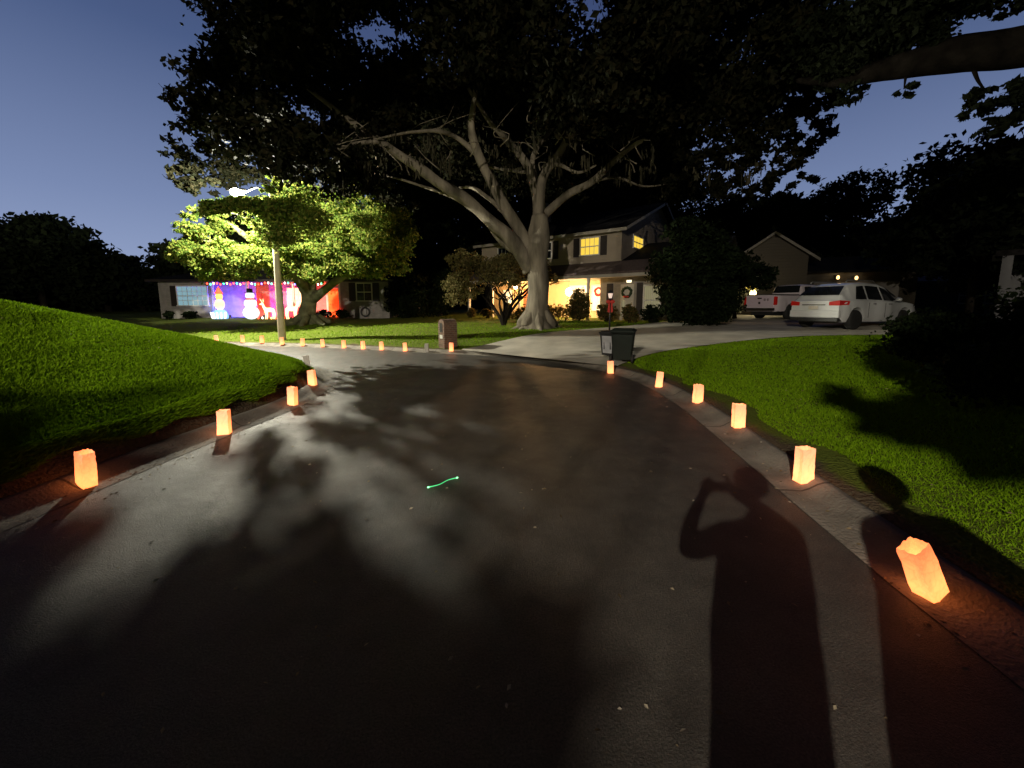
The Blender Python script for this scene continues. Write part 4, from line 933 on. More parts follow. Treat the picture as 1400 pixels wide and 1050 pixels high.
def wheeled_bin(x,y,rz,label,bm_,s=1.0,front=None):
    t=empty('wheeled_bin',(x,y,H(x,y)+.03),rz,label,'bin','wheeled bins at the driveway'); 
    def tap(b,x0,x1,y0,y1,z0,z1,k):
        b.add([(x0*k,y0*k,z0),(x1*k,y0*k,z0),(x1*k,y1*k,z0),(x0*k,y1*k,z0),(x0,y0,z1),(x1,y0,z1),(x1,y1,z1),(x0,y1,z1)],[(0,3,2,1),(4,5,6,7),(0,1,5,4),(1,2,6,5),(2,3,7,6),(3,0,4,7)])
    b=MB(); tap(b,-.3*s,.3*s,-.36*s,.36*s,.08,.95*s,.80); b.box(-.315*s,.315*s,-.375*s,.375*s,.951*s,.99*s)
    for k in (-1,1): b.box((.12*k-.02)*s,(.12*k+.02)*s,-.372*s,-.33*s,.35*s,.9*s)
    b.build('body',bm_,t,.02)
    b=MB(); tap(b,-.33*s,.33*s,-.40*s,.40*s,.992*s,1.06*s,1.0); b.prism([(-.36*s,1.061*s),(.36*s,1.061*s),(.3*s,1.10*s),(-.3*s,1.10*s)],-.28*s,.28*s,'yz'); b.build('lid',bm_,t,.02)
    for k in (-1,1):
        b=MB(); b.lathe([(.05,-.03),(.12,-.03),(.13,0),(.12,.03),(.05,.03)],18,(.29*s*k,.3*s,.13),'x'); w_=b.build('wheel',M['rubber'],t)
    b=MB(); b.tube([(-.26*s,.38*s,.96*s),(-.26*s,.46*s,.98*s),(.26*s,.46*s,.98*s),(.26*s,.38*s,.96*s)],.016,7); b.build('handle',bm_,t)
    if front:
        b=MB(); b.add([(-.2*s,-.395*s,.9*s),(.2*s,-.395*s,.9*s),(.17*s,-.325*s,.2*s),(-.17*s,-.325*s,.2*s)],[(0,3,2,1)]); b.build('front_panel',front,t)
    return t
wheeled_bin(2.86,9.85,R(158),'large dark green wheeled bin standing at the driveway mouth',M['bin'],.9).scale=(1,1,.86)
wheeled_bin(2.72,10.5,R(-38),'smaller black bin with a pale shiny side, left of the green bin',M['black'],.74,M['bin_pale']).scale=(1,1,.9)
def yard_lamp():
    x,y=4.1,16.2; z=H(x,y); t=empty('yard_lamp',(x,y,z),0,'black post lamp with a red bow beside the driveway','lamp')
    t.scale=(.86,.86,.86)
    b=MB(); b.tube([(0,0,-.2),(0,0,1.62)],[.045,.035],10); b.lathe([(.06,1.60),(.10,1.64),(.07,1.67)],10); b.build('post',M['black'],t)
    b=MB(); b.lathe([(.07,1.67),(.12,1.90),(.02,1.9)],4,smooth=False); b.build('glass',emit_mat('yard_glass',(1,.75,.62),.7),t)
    b=MB(); b.lathe([(.15,1.9),(.13,1.95),(.03,2.06),(.01,2.12)],8,smooth=False); b.build('cap',M['black'],t)
    b=MB(); b.ball((-.10,-.05,1.5),(.12,.05,.09)); b.ball((.10,-.05,1.5),(.12,.05,.09)); b.ball((0,-.07,1.5),.045); b.prism([(-.09,1.48),(-.02,1.5),(-.03,.98),(-.14,1.0)],-.06,-.045,'xz'); b.prism([(.02,1.5),(.09,1.48),(.13,1.0),(.03,.98)],-.06,-.045,'xz'); b.build('bow',M['red_cloth'],t)
yard_lamp()

# ------------------------------------------------------------------ vehicles
def lerp(tab,x): return float(np.interp(x,[a for a,_ in tab],[b for _,b in tab]))
def vehicle(name,label,cat,loc,rz,L_,w,roof,belt,roofw,wheels,wr,paint,floor=.30,glass_side=(),rear_glass=None,wind=None,extra=None):
    t=empty(name,loc,rz,label,cat)
    xs=sorted(set(np.round(np.concatenate([np.linspace(0,L_,int(L_/.06)),[a for a,_ in roof],[a for a,_ in belt]]),3)))
    def bottom(x):
        z=floor+(.12 if x<.12 or x>L_-.12 else 0)
        for xw in wheels:
            q=(wr+.075)**2-(x-xw)**2
            if q>0: z=max(z,wr+math.sqrt(q))
        return z
    def half(x): return w*(1-.10*max(0,(.35-x)/.35)**2-.16*max(0,(x-(L_-.8))/.8)**2)
    def ring(x):
        h=half(x); bt=bottom(x); be=lerp(belt,x); ro=lerp(roof,x); k=min(1,max(0,(ro-be)/.35)); rw=h*.97*(1-k)+roofw*k
        return [(0,bt),(h*.9,bt),(h*.985,max(bt+.02,min(.45,be-.3))),(h,max(bt+.04,.62)),(h*.985,be-.12),(h*.955,be-.015),(h*.93,be),(rw,max(be+.012,ro-.07)),(rw*.9,max(be+.02,ro-.018)),(rw*.6,max(be+.025,ro)),(0,max(be+.03,ro+.01))]
    vs=[];fs=[];n=11
    for x in xs:
        r_=ring(x); row=[(x,-y_,z_) for y_,z_ in r_]+[(x,y_,z_) for y_,z_ in r_[-2:0:-1]]; vs+=row
    m_=len(row)
    for i in range(len(xs)-1):
        for k in range(m_): fs.append((i*m_+k,i*m_+(k+1)%m_,(i+1)*m_+(k+1)%m_,(i+1)*m_+k))
    fs.append(tuple(range(m_))); fs.append(tuple(range((len(xs)-1)*m_+m_-1,(len(xs)-1)*m_-1,-1)))
    b=MB(); b.add(vs,fs,0,True); b.f=[tuple(reversed(f)) for f in b.f]; body=b.build('body',paint,t)
    es=body.modifiers.new('edge','EDGE_SPLIT'); es.split_angle=R(38)
    def side_pt(x,f,s,off=.006):   # f: 0 belt .. 1 roof edge
        r_=ring(x); a=r_[6]; c=r_[7]; return (x,s*(a[0]+(c[0]-a[0])*f+off),a[1]+(c[1]-a[1])*f)
    for s in (-1,1):
        for xa,xb,xc,xd in glass_side:    # bottom x0,x1, top x1,x0
            b=MB(); N=6; top=[xd+(xc-xd)*i/N for i in range(N+1)]; bot=[xa+(xb-xa)*i/N for i in range(N+1)]; V=[side_pt(x,.06,s,.012) for x in bot]+[side_pt(x,.90,s,.012) for x in top]
            b.add(V,[(i,i+1,N+2+i,N+1+i) for i in range(N)]); b.build('side_window',M['glass_dark'],t)
    def end_pane(nm,xa,xb,yk,off):
        ra=ring(xa); rb=ring(xb); za=ra[9][1]; zb=rb[9][1]
        ya=min(ra[7][0],ra[6][0])*yk; yb=rb[7][0]*yk; b=MB(); b.add([(xa+off,-ya,za+.03),(xa+off,ya,za+.03),(xb+off,yb,zb+.01),(xb+off,-yb,zb+.01)],[(0,3,2,1)]); b.build(nm,M['glass_dark'],t)
    if rear_glass: end_pane('rear_window',*rear_glass)
    if wind: end_pane('windscreen',*wind)
    for i,xw in enumerate(wheels):
        for s in (-1,1):
            wt=MB(); yy=s*(half(xw)-.13); wt.lathe([(wr*.62,-.11),(wr*.93,-.11),(wr,-.07),(wr,.07),(wr*.93,.11),(wr*.62,.11)],26,(xw,yy,wr),'y'); wo_=wt.build('wheel',M['rubber'],t)
            b=MB(); b.lathe([(.02,-.06),(wr*.63,-.06),(wr*.63,.06),(.02,.06)],20,(xw,yy,wr),'y')
            for k in range(5):
                a=2*PI*k/5; c=Vector((math.cos(a),0,math.sin(a))); p=Vector((xw,yy+s*.075,wr)); b.tube([p+c*.03,p+c*wr*.6],[.035,.028],6)
            b.torus((xw,yy+s*.085,wr),wr*.6,.014,'xz',20,6); b.build('rim',M['galv'],wo_)
    # dark underbody
    b=MB(); b.box(.25,L_-.25,-w*.68,w*.68,.22,.50); b.build('underbody',M['black'],t)
    return t,ring,half
hd=math.atan2(.325,.945)
ref=M['car_white']
sx0,sy0=11.5,13.5; cxr=sx0-.325*.92; cyr=sy0+.945*.92; zs=H(12.5,14)+.03
suv,ring,half=vehicle('parked_suv','white suv with tinted windows parked on the driveway nearest the shrubs','suv',(cxr,cyr,zs),hd,4.6,.92,
    [(0,1.02),(.08,1.07),(.3,1.32),(.62,1.58),(.95,1.67),(1.6,1.70),(2.3,1.67),(2.75,1.56),(3.3,1.2),(3.55,1.03),(4.2,.94),(4.48,.84),(4.6,.62)],
    [(0,.98),(.3,1.06),(1.5,1.04),(3.3,.99),(3.6,.97),(4.2,.9),(4.48,.80),(4.6,.58)],.66,(.86,3.62),.35,M['car_white'],.27,
    glass_side=[(.80,1.42,1.38,1.02),(1.50,2.3,2.2,1.48),(2.38,3.22,2.66,2.29)],rear_glass=(.2,.58,.90,-.03),wind=(3.36,2.82,.9,.03))
b=MB(); b.box(-.035,.2,-.86,.86,.42,.68); b.build('rear_bumper',M['car_white'],suv,.03)
b=MB(); b.box(-.03,.22,-.83,.83,.28,.415); b.build('bumper_trim',M['black'],suv,.02)
for s in (-1,1):
    b=MB(); b.add([(-.015,s*.50,.86),(-.015,s*.50,.99),(.0,s*.83,1.04),(.0,s*.84,.86),(.42,s*.90,1.01),(.34,s*.925,.88)],[(0,1,2,3),(3,2,4,5)]); b.v=[(x-.012 if x<.1 else x,y+s*.012,z) for x,y,z in b.v]
    b.build('tail_lamp',M['tail_red'],suv)
    b=MB(); b.ball((2.92,s*1.03,1.08),(.09,.10,.07)); b.tube([(2.95,s*.86,1.02),(2.92,s*1.0,1.06)],.025,6); b.build('mirror',M['car_white'],suv)
    for xx in (1.75,2.65):
        b=MB(); b.box(xx-.09,xx+.09,s*.925-.015,s*.925+.015,.90,.93); b.build('door_handle',M['chrome'],suv,.006)
    for xx in (1.46,2.40):
        b=MB(); b.box(xx-.005,xx+.005,s*.921-.004,s*.921+.004,.42,.96); b.build('door_gap',M['black'],suv)
    b=MB(); b.tube([(.6,s*.6,1.70),(.7,s*.6,1.76),(2.1,s*.6,1.76),(2.25,s*.6,1.68)],.016,6); b.build('roof_rail',M['galv'],suv)
    b=MB(); b.add([(4.52,s*.45,.72),(4.5,s*.45,.82),(4.15,s*.86,.88),(4.3,s*.84,.74)],[(0,1,2,3)]); b.v=[(x+.03,y+s*.015,z) for x,y,z in b.v]; b.build('headlight',M['glass_refl'],suv)
b=MB(); b.box(-.05,-.036,-.16,.16,.72,.84); b.build('number_plate',mat('number_plate',(.55,.5,.42),.4,.15),suv)
b=MB(); b.box(-.045,-.02,-.40,.40,.87,.90); b.build('tailgate_trim',M['chrome'],suv)
zt=H(14,21)+.03; tx,ty=13.8,20.2; tcx=tx-.325*.97; tcy=ty+.945*.97
trk,ring,half=vehicle('pickup_truck','pale pickup truck with a closed tailgate parked behind the white suv','pickup truck',(tcx,tcy,zt),hd,5.6,.97,
    [(0,1.30),(1.82,1.30),(1.9,1.34),(2.05,1.82),(2.3,1.90),(3.2,1.90),(3.55,1.80),(4.2,1.32),(4.35,1.24),(5.3,1.18),(5.5,1.05),(5.6,.8)],
    [(0,1.27),(1.85,1.27),(1.95,1.24),(4.1,1.2),(5.3,1.14),(5.5,1.0),(5.6,.76)],.76,(1.12,4.62),.39,M['truck_white'],.42,
    glass_side=[(2.15,2.75,2.72,2.2),(2.85,3.95,3.5,2.82)],rear_glass=(1.93,2.08,.88,-.03),wind=(4.2,3.6,.92,.03))
b=MB(); b.box(-.03,.0,-.80,.80,.68,1.26); b.build('tailgate',mat('tailgate_paint',(.60,.50,.58),.35,.03,coat=.5),trk,.01)
b=MB(); b.box(-.045,-.031,-.12,.12,1.10,1.17); b.build('tailgate_handle',M['black'],trk)
b=MB(); b.box(-.038,-.031,-.06,.06,.83,.95); b.build('emblem',M['black'],trk)
b=MB()
for k in (.30,.48): b.lathe([(.07,-.036),(.07,-.031)],12,(0,-k,1.06),'x')
b.build('sticker',mat('grey_sticker',(.3,.25,.27),.6,.2),trk)
b=MB(); b.box(-.16,-.035,-.9,.9,.48,.62); b.build('rear_bumper',M['chrome'],trk,.02)
b=MB(); b.box(.06,1.82,-.82,.82,1.303,1.345); b.build('bed_cover',M['black'],trk)
for s in (-1,1):
    b=MB(); b.box(-.036,.10,s*.86-.06,s*.86+.06,.78,1.22); b.build('tail_lamp',M['tail_red'],trk,.01)
    b=MB(); b.box(3.75,3.9,s*1.1-.09,s*1.1+.09,1.22,1.46); b.build('mirror',M['black'],trk,.02)
    b=MB(); b.box(2.82,2.83,s*.972-.003,s*.972+.003,.6,1.2); b.build('door_gap',M['black'],trk)

# ------------------------------------------------------------------ background trees
far_specs=[ # u,v top, Y, spread, label
 (45,305,38,6.0,'tall dark tree with a flat top at the far left'),
 (140,350,40,5.2,'shorter dark tree just right of the flat topped one at the far left'),
 (190,368,42,4.0,'lowest dark tree between the far left trees and the bungalow'),
 (-60,330,38,6,'dark tree cut by the left edge of the photo'),
 (262,318,36,3.6,'dark narrow tree behind the left end of the bungalow'),
 (340,300,40,5.5,'dark tree standing behind the bungalow roof'),
 (450,280,40,6,'dark tree behind the right half of the bungalow'),
 (575,140,38,7.5,'tall black tree between the bungalow and the two storey house'),
 (665,110,42,8.5,'tall black tree behind the left end of the two storey house'),
 (785,100,44,9,'tall black tree directly behind the two storey house'),
 (880,150,46,8,'tall dark tree behind the gable of the two storey house'),
 (985,262,42,5.5,'dark tree with sky showing through behind the pickup'),
 (1065,248,38,5.2,'dark leafy tree behind the garage gable'),
 (1150,236,36,5.4,'dark bushy tree against the sky above the suv'),
 (1215,305,40,4.5,'low dark tree at the foot of the sky gap'),
 (790,238,41,6.5,'dark low crowned tree right behind the two storey house roof'),
 (520,330,34,4.5,'dark tree filling the gap right of the bungalow'),
 (1290,300,44,6,'dark tree far behind the low grey house'),
]
for i,(u,v,Y,sp,lb) in enumerate(far_specs):
    p=at(u,v,Y); h=p.z-H(p.x,Y)
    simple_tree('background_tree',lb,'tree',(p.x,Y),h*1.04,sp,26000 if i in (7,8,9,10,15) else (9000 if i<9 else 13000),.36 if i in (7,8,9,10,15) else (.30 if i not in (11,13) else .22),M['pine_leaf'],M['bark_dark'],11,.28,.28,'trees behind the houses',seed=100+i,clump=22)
def far_woods():
    rr=random.Random(8); cs=[]; rs=[]
    for k in range(210):
        a=R(-78+156*k/209); d=rr.uniform(62,78); x,y=math.sin(a)*d,math.cos(a)*d; h=rr.uniform(3.5,6.5) if a<R(-24) else rr.uniform(9,14); cs.append((x,y,h*.45)); rs.append((rr.uniform(3,5),rr.uniform(3,5),h*.6))
    o=leaves(cs,rs,90000,.7,M['pine_leaf'],'far_woods',None,shell=.3); tag(o,'dark belt of woods closing the view behind all the houses','woods',kind='stuff')
far_woods()
simple_tree('shrub_tree','black rounded tree hiding the right end of the wing beside the driveway','tree',(8.75,18.6),5.2,2.45,22000,.12,M['bush_leaf'],M['bark_dark'],13,.12,.28,None,55,.85,20)
bush('foundation_shrub','tall black shrub filling the gap under the rounded tree','shrub',8.3,17.6,1.5,1.0,2.1,9000,.09,M['bush_leaf'],None,10,301)
bush('foundation_shrub','black shrub at the driveway edge left of the pickup','shrub',9.6,18.3,1.1,1.0,2.1,9000,.09,M['bush_leaf'],None,10,302)
simple_tree('shrub_tree','black low tree to the left of the pickup','tree',(12.9,22.4),3.9,1.9,8000,.12,M['bush_leaf'],M['bark_dark'],9,.1,.5,None,57,.8,20)
# large dark trees at the right
simple_tree('shade_tree','massive black tree filling the right edge of the photo','tree',(21.0,13.4),8.4,4.6,30000,.17,M['near_leaf'],M['bark_dark'],16,.35,.35,None,71,.85,24)
simple_tree('shade_tree','black tree with ragged top right of the sky gap','tree',(24.5,20.5),9.2,4.6,16000,.2,M['near_leaf'],M['bark_dark'],13,.3,.3,None,72,.85,24)
# shrubs on the right bank
for k,(x_,y_,rx,ry,h_,lb,n_) in enumerate([
 (10.3,8.0,1.5,1.2,.6,'dark shrub mass nearest the suv on the right lawn',16000),
 (8.0,6.6,1.5,1.1,.95,'dark spreading shrub in the middle of the right bank',16000),
 (9.8,6.0,1.9,1.6,1.5,'tall dark shrub at the right edge behind the spreading one',16000),
 (6.7,4.7,1.3,1.1,.85,'low dark shrub closest to the camera on the right bank',15000),
 (13.6,9.0,2.2,1.6,1.3,'tall dark shrub before the pale porch house',12000)]):
    bush('bank_shrub',lb,'shrub',x_,y_,rx,ry,h_,n_,.055,M['bush_leaf'],'shrubs on the right bank',11,80+k)

# overhanging near oak at the right (limb crosses the top right corner)
def near_oak():
    x,y=14.0,4.2; z=H(x,y); o=Vector((x,y,z)); t=empty('roadside_oak',(x,y,z),0,'dark oak whose thick black limb crosses the top right corner','tree')
    b=MB(); p,r=limb_path([((0,0,-.3),.9),((0,0,.3),.6),((-.1,.1,2),.5),((-.3,.3,4.2),.46),((-.2,0,6),.35),((.3,-.5,8.5),.15)],5); b.tube(p,r,16,wob=.3)
    def L(pts,n=10):
        q,r=limb_path([(at(u,v,Y)-o,rr_) for u,v,Y,rr_ in pts],5); b.tube(q,r,n,wob=.25)
    q,r=limb_path([((-.3,.3,4.0),.42),(at(1620,40,7.2)-o,.34),(at(1480,55,8.0)-o,.38),(at(1400,62,8.6)-o,.36),(at(1310,74,9.3)-o,.33),(at(1225,92,10.2)-o,.27),(at(1150,108,11)-o,.18),(at(1090,110,12)-o,.05)],5); b.tube(q,r,12,wob=.25)
    L([(1330,90,9.2,.05),(1337,110,9.1,.03),(1350,128,9,.012)],6); L([(1240,92,10,.07),(1238,108,10,.03),(1236,122,10,.01)],6)
    b.build('trunk',M['black_bark'],t)
    cs=[];rs=[]
    for u,v,Y,r_ in [(1345,135,9,.38),(1375,150,8.6,.5),(1320,155,9,.2),(1395,120,8.6,.35),(1236,124,10,.22),(1243,116,10,.15),(1190,118,10.5,.25),(1215,40,10.2,.8),(1250,55,9.9,.5),(1275,78,9.6,.3),(1185,70,10.8,.7),(1300,-10,9.6,.6),(1160,130,11,.35),(1270,30,10,.7),(1240,5,10,.9),(1210,60,10.4,.6),(1290,-30,10,1.0),(1385,15,8.8,.30),(1345,-30,9,.7),(1150,90,11,.7),(1405,-30,8.8,.7),(1365,62,9,.22),(1300,84,9.4,.22),(1180,40,11,.9),(1130,60,12,1)]:
        cs.append(tuple(at(u,v,Y)-o)); rs.append((r_,r_,r_*.75))
    # crown over the photographer and behind
    rr=random.Random(12)
    for k in range(16): cs.append((rr.uniform(-6,2),rr.uniform(-4,3.0),rr.uniform(7.2,9.5))); rs.append((1.4,1.4,.9))
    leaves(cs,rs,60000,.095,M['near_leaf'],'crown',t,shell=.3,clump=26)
near_oak()
# unseen tree added behind the photographer, boughs placed to block the near lamp
def shading_tree(x,y,clumps,n,label,size=.12):
    z=H(x,y); o=Vector((x,y,z)); t=empty('unseen_shading_tree',(x,y,z),0,label,'tree','unseen trees added behind the photographer to shade the lamp'); b=MB()
    p,r=limb_path([((0,0,-.2),.4),((0,0,.4),.26),((.1,0,2.2),.22),((.0,.1,4),.16),((0,0,6),.08)],4); b.tube(p,r,10,wob=.3)
    for c,r_ in clumps:
        e=Vector(c)-o; p,r=limb_path([((0,0,5.6),.06),(Vector((e.x*.5,e.y*.5,7.4)),.04),(Vector((e.x,e.y,6.6)),.02),(e,.006)],4); b.tube(p,r,7)
    b.build('trunk',M['bark_dark'],t)
    leaves([tuple(Vector(c)-o) for c,_ in clumps],[(r_,r_,r_*.6) for _,r_ in clumps],n,size,M['near_leaf'],'crown',t,shell=.1,clump=6)
SHADE_BOUGHS=[]
def blk(gx_,gy_,hz,r_):   # bough of radius r_ at height hz on the line from the near lamp to ground point
    L=Vector(N_POS); G=Vector((gx_,gy_,0)); t=hz/L.z; p=G+(L-G)*t; SHADE_BOUGHS.append((tuple(p),r_))
for g_ in [(-3.9,1.9,4.3,.5),(-3.0,1.5,4.3,.5),(-2.1,1.2,4.3,.45),(-1.5,.9,4.2,.44),(-.9,.6,4.2,.42),(-.4,.3,4.2,.38),(-2.8,2.5,4.5,.26),(5.0,1.2,4.3,.42),(5.0,2.4,4.4,.36),(5.6,3.5,4.4,.40),(6.2,4.5,4.5,.42),(6.9,5.4,4.5,.45),(8.0,6.8,4.5,.6),(6.6,2.6,4.4,.5),(7.8,4.4,4.5,.55),(9.4,6.2,4.5,.7),(11.0,8.8,4.6,.75),(5.3,5.3,4.6,.30),(4.9,4.0,4.6,.34),(5.5,4.5,4.5,.42),(4.9,3.1,4.4,.36),(-6.2,2.6,4.7,.4),(-4.8,3.0,4.7,.26),(-5.6,3.6,4.9,.45),(-4.7,4.2,4.8,.28),(-7.2,4.4,5.0,.4)]: blk(*g_)
shading_tree(-8.6,-6.6,SHADE_BOUGHS,5600,'unseen tree added behind the photographer, boughs placed to break up the lamp light')

# ------------------------------------------------------------------ luminarias
def bag_mat():
    m=bpy.data.materials.new('glowing_paper'); m.use_nodes=True; t=m.node_tree; b=t.nodes['Principled BSDF']
    tc=t.nodes.new('ShaderNodeTexCoord'); sp=t.nodes.new('ShaderNodeSeparateXYZ'); t.links.new(tc.outputs['Object'],sp.inputs[0])
    n=t.nodes.new('ShaderNodeTexNoise'); n.inputs['Scale'].default_value=14; n.inputs['Detail'].default_value=4; t.links.new(tc.outputs['Object'],n.inputs['Vector'])
    ad=t.nodes.new('ShaderNodeMath'); ad.operation='MULTIPLY_ADD'; ad.inputs[1].default_value=.11; t.links.new(n.outputs['Fac'],ad.inputs[0]); t.links.new(sp.outputs['Z'],ad.inputs[2])
    mr=t.nodes.new('ShaderNodeMapRange'); mr.inputs['From Min'].default_value=.05; mr.inputs['From Max'].default_value=.34; t.links.new(ad.outputs[0],mr.inputs['Value'])
    r=t.nodes.new('ShaderNodeValToRGB'); r.color_ramp.elements[0].color=(1.0,.22,.055,1); r.color_ramp.elements[1].color=(.44,.10,.032,1)
    e=r.color_ramp.elements.new(.22); e.color=(1.0,.24,.065,1); e=r.color_ramp.elements.new(.6); e.color=(.76,.165,.048,1)
    t.links.new(mr.outputs[0],r.inputs[0])
    vo=t.nodes.new('ShaderNodeTexVoronoi'); vo.feature='DISTANCE_TO_EDGE'; vo.inputs['Scale'].default_value=19
    wn=t.nodes.new('ShaderNodeMix'); wn.data_type='RGBA'; wn.blend_type='LINEAR_LIGHT'; wn.inputs[0].default_value=.06
    t.links.new(tc.outputs['Object'],wn.inputs[6]); t.links.new(n.outputs['Color'],wn.inputs[7]); t.links.new(wn.outputs[2],vo.inputs['Vector'])
    cm=t.nodes.new('ShaderNodeMapRange'); cm.inputs['From Min'].default_value=0; cm.inputs['From Max'].default_value=.10; cm.inputs['To Min'].default_value=.86; cm.inputs['To Max'].default_value=1.03; t.links.new(vo.outputs['Distance'],cm.inputs['Value'])
    sc_=t.nodes.new('ShaderNodeVectorMath'); sc_.operation='SCALE'; t.links.new(r.outputs[0],sc_.inputs[0]); t.links.new(cm.outputs[0],sc_.inputs['Scale']); t.links.new(sc_.outputs[0],b.inputs['Emission Color'])
    b.inputs['Emission Strength'].default_value=3.0; b.inputs['Base Color'].default_value=(.55,.45,.36,1); b.inputs['Roughness'].default_value=.8
    return m
M['bag']=bag_mat(); M['flame']=emit_mat('candle_flame',(1,.55,.15),30); M['wax']=mat('candle_wax',(.7,.65,.55),.5,.05); M['paper']=mat('unlit_paper',(.55,.53,.48),.8,.05)
M['sand']=mat('bag_sand',(.4,.33,.24),.95,.2,40)
def bag_mesh(seed):
    rr=random.Random(seed); V=[];F=[];rows=15
    w_,d_=.063,.043
    cor=[(-w_,-d_),(w_,-d_),(w_,0),(w_,d_),(-w_,d_),(-w_,0)]; base=[]
    for (x0,y0),(x1,y1),k in zip(cor,cor[1:]+cor[:1],(7,4,4,7,4,4)):
        for j in range(k): base.append((x0+(x1-x0)*j/k,y0+(y1-y0)*j/k))
    n=len(base); lean=(rr.uniform(-.012,.012),rr.uniform(-.01,.01)); ph=rr.uniform(0,50)
    for k in range(rows):
        f=k/(rows-1); z=.292*f; sc=1-.06*f+.035*math.sin(3*f+ph)
        for i,(x,y) in enumerate(base):
            pl=1-.22*math.sin(f*PI)*(1-abs(y)/d_) if abs(x)>w_*.99 else 1
            q=Vector((x*22+ph,y*22,z*17)); amp=.0022+.004*f
            dx=mnoise.noise(q)*amp+mnoise.noise(q*2.6)*amp*.5; dy=mnoise.noise(q+Vector((7,7,7)))*amp+mnoise.noise(q*2.6+Vector((3,1,2)))*amp*.5
            jz=(.010*mnoise.noise(Vector((x*30+ph,y*30,1)))+.003*math.sin(i*2.1) if k==rows-1 else 0)
            V.append((x*sc*pl+lean[0]*f+dx, y*sc*(.98+.06*f)+lean[1]*f+dy, z+jz))
    for k in range(rows-1):
        for i in range(n): F.append((k*n+i,k*n+(i+1)%n,(k+1)*n+(i+1)%n,(k+1)*n+i))
    F.append(tuple(range(n-1,-1,-1)))
    return V,F
def make_bag(seed,m):
    V,F=bag_mesh(seed); t=empty('luminaria',(0,0,0)); b=MB(); b.add(V,F,0,False); o=b.build('paper_bag',m,t)
    s=o.modifiers.new('thick','SOLIDIFY'); s.thickness=.0015
    b=MB(); b.lathe([(.02,.004),(.02,.045),(.015,.047)],12); c=b.build('candle',M['wax'],t)
    if m is M['bag']:
        b=MB(); b.lathe([(.002,.05),(.007,.06),(.005,.075),(.0008,.09)],8); b.build('flame',M['flame'],c)
    return t
protos=[make_bag(s,M['bag']) for s in (1,2,3)]; dark=make_bag(9,M['paper'])
bags=[ # x,y,rz,tilt x,y,label,scale
 (2.33,1.96,20,(-8,-21),'glowing bag tilted to the left at the bottom right, inside the second shadow',1.06),
 (2.60,3.27,8,(0,-2),'second nearest glowing bag on the right kerb',1.04),
 (2.85,4.70,-6,(0,0),'third glowing bag from the camera on the right kerb',1.02),
 (2.96,6.00,10,(0,4),'fourth glowing bag from the camera on the right kerb',1.0),
 (2.88,7.42,-15,(0,2),'fifth glowing bag from the camera, beside the lawn on the right kerb',1.0),
 (2.34,9.02,5,(0,0),'small glowing bag on the right kerb just in front of the bins',.98),
 (-3.79,3.26,-22,(0,6),'nearest glowing bag on the left kerb, at the left edge of the photo',1.06),
 (-3.60,4.66,14,(0,-1),'second glowing bag on the left kerb, with its top rim folded',1.02),
 (-3.55,6.08,-10,(0,4),'third glowing bag on the left kerb, below the tip of the lawn',1.0),
 (-3.86,7.32,0,(0,-2),'fourth glowing bag on the left kerb, right of the lawn tip',1.0)]
far=[(-12.21,15.85),(-11.1,15.8),(-10.19,15.62),(-9.22,15.36),(-8.26,15.1),(-7.33,14.82),(-6.36,14.48),(-5.51,14.16),(-4.73,13.87),(-3.77,13.5),(-2.06,12.98)]
fl=['leftmost glowing bag on the far kerb, just clear of the grassy mound','second glowing bag from the left on the far kerb','third glowing bag from the left on the far kerb','glowing bag on the far kerb directly at the foot of the lamp pole','glowing bag on the far kerb just right of the lamp pole','sixth glowing bag from the left on the far kerb','seventh glowing bag from the left on the far kerb, in the tree shadow','eighth glowing bag from the left on the far kerb','ninth glowing bag from the left on the far kerb','glowing bag on the far kerb, last one before the unlit white bag','glowing bag on the far kerb right below the brick mailbox']
rr=random.Random(2)
for (x_,y_),lb in zip(far,fl): bags.append((x_,y_,rr.uniform(-30,30),(rr.uniform(-3,3),rr.uniform(-6,6)),lb,1.0))
def kerb_z(x,y):
    d=float(sdist(np.array([x]),np.array([y]))[0])
    return float(np.interp(d,[-.03,.15,.21,.27,.32,.37,.39],[.004,.0055,.03,.07,.09,.095,.095])) if d<.39 else H(x,y)
for i,(x_,y_,rz,(ta,tb_),lb,s) in enumerate(bags):
    src=protos[i%3]; t=src if i<3 else copy_tree(src)
    t.location=(x_,y_,kerb_z(x_,y_)+.004); t.rotation_euler=(R(ta),R(tb_),R(rz)); t.scale=(s,s,s)
    tag(t,lb,'luminaria','glowing paper bags along the kerbs')
dark.location=(-2.95,13.22,kerb_z(-2.95,13.22)); tag(dark,'unlit white paper bag on the far kerb left of the mailbox','luminaria')
t=copy_tree(dark); t.location=(-4.62,8.6,kerb_z(-4.62,8.6)); t.rotation_euler=(0,R(-5),R(30)); tag(t,'unlit grey paper bag behind the tip of the left lawn','luminaria')

# added glowing tube standing in for a green light streak on the road
streak=empty('green_light_streak',(-.62,3.32,.012),R(40),'bent bright green tube added to stand for a streak of light on the road','light streak')
b=MB(); p_,r_=limb_path([((-.15,.0,0),.006),((-.05,-.015,0),.004),((.05,.012,0),.004),((.14,.0,0),.006)],5); b.tube(p_,[max(.0035,q) for q in r_],8); b.build('tube',emit_mat('green_glow',(.12,1,.35),.55),streak)
for sx_ in (-.152,.142): b=MB(); b.ball((sx_,0,0),(.013,.008,.008)); b.build('cap',emit_mat('green_glow_cap',(.3,1,.45),2.2),streak)

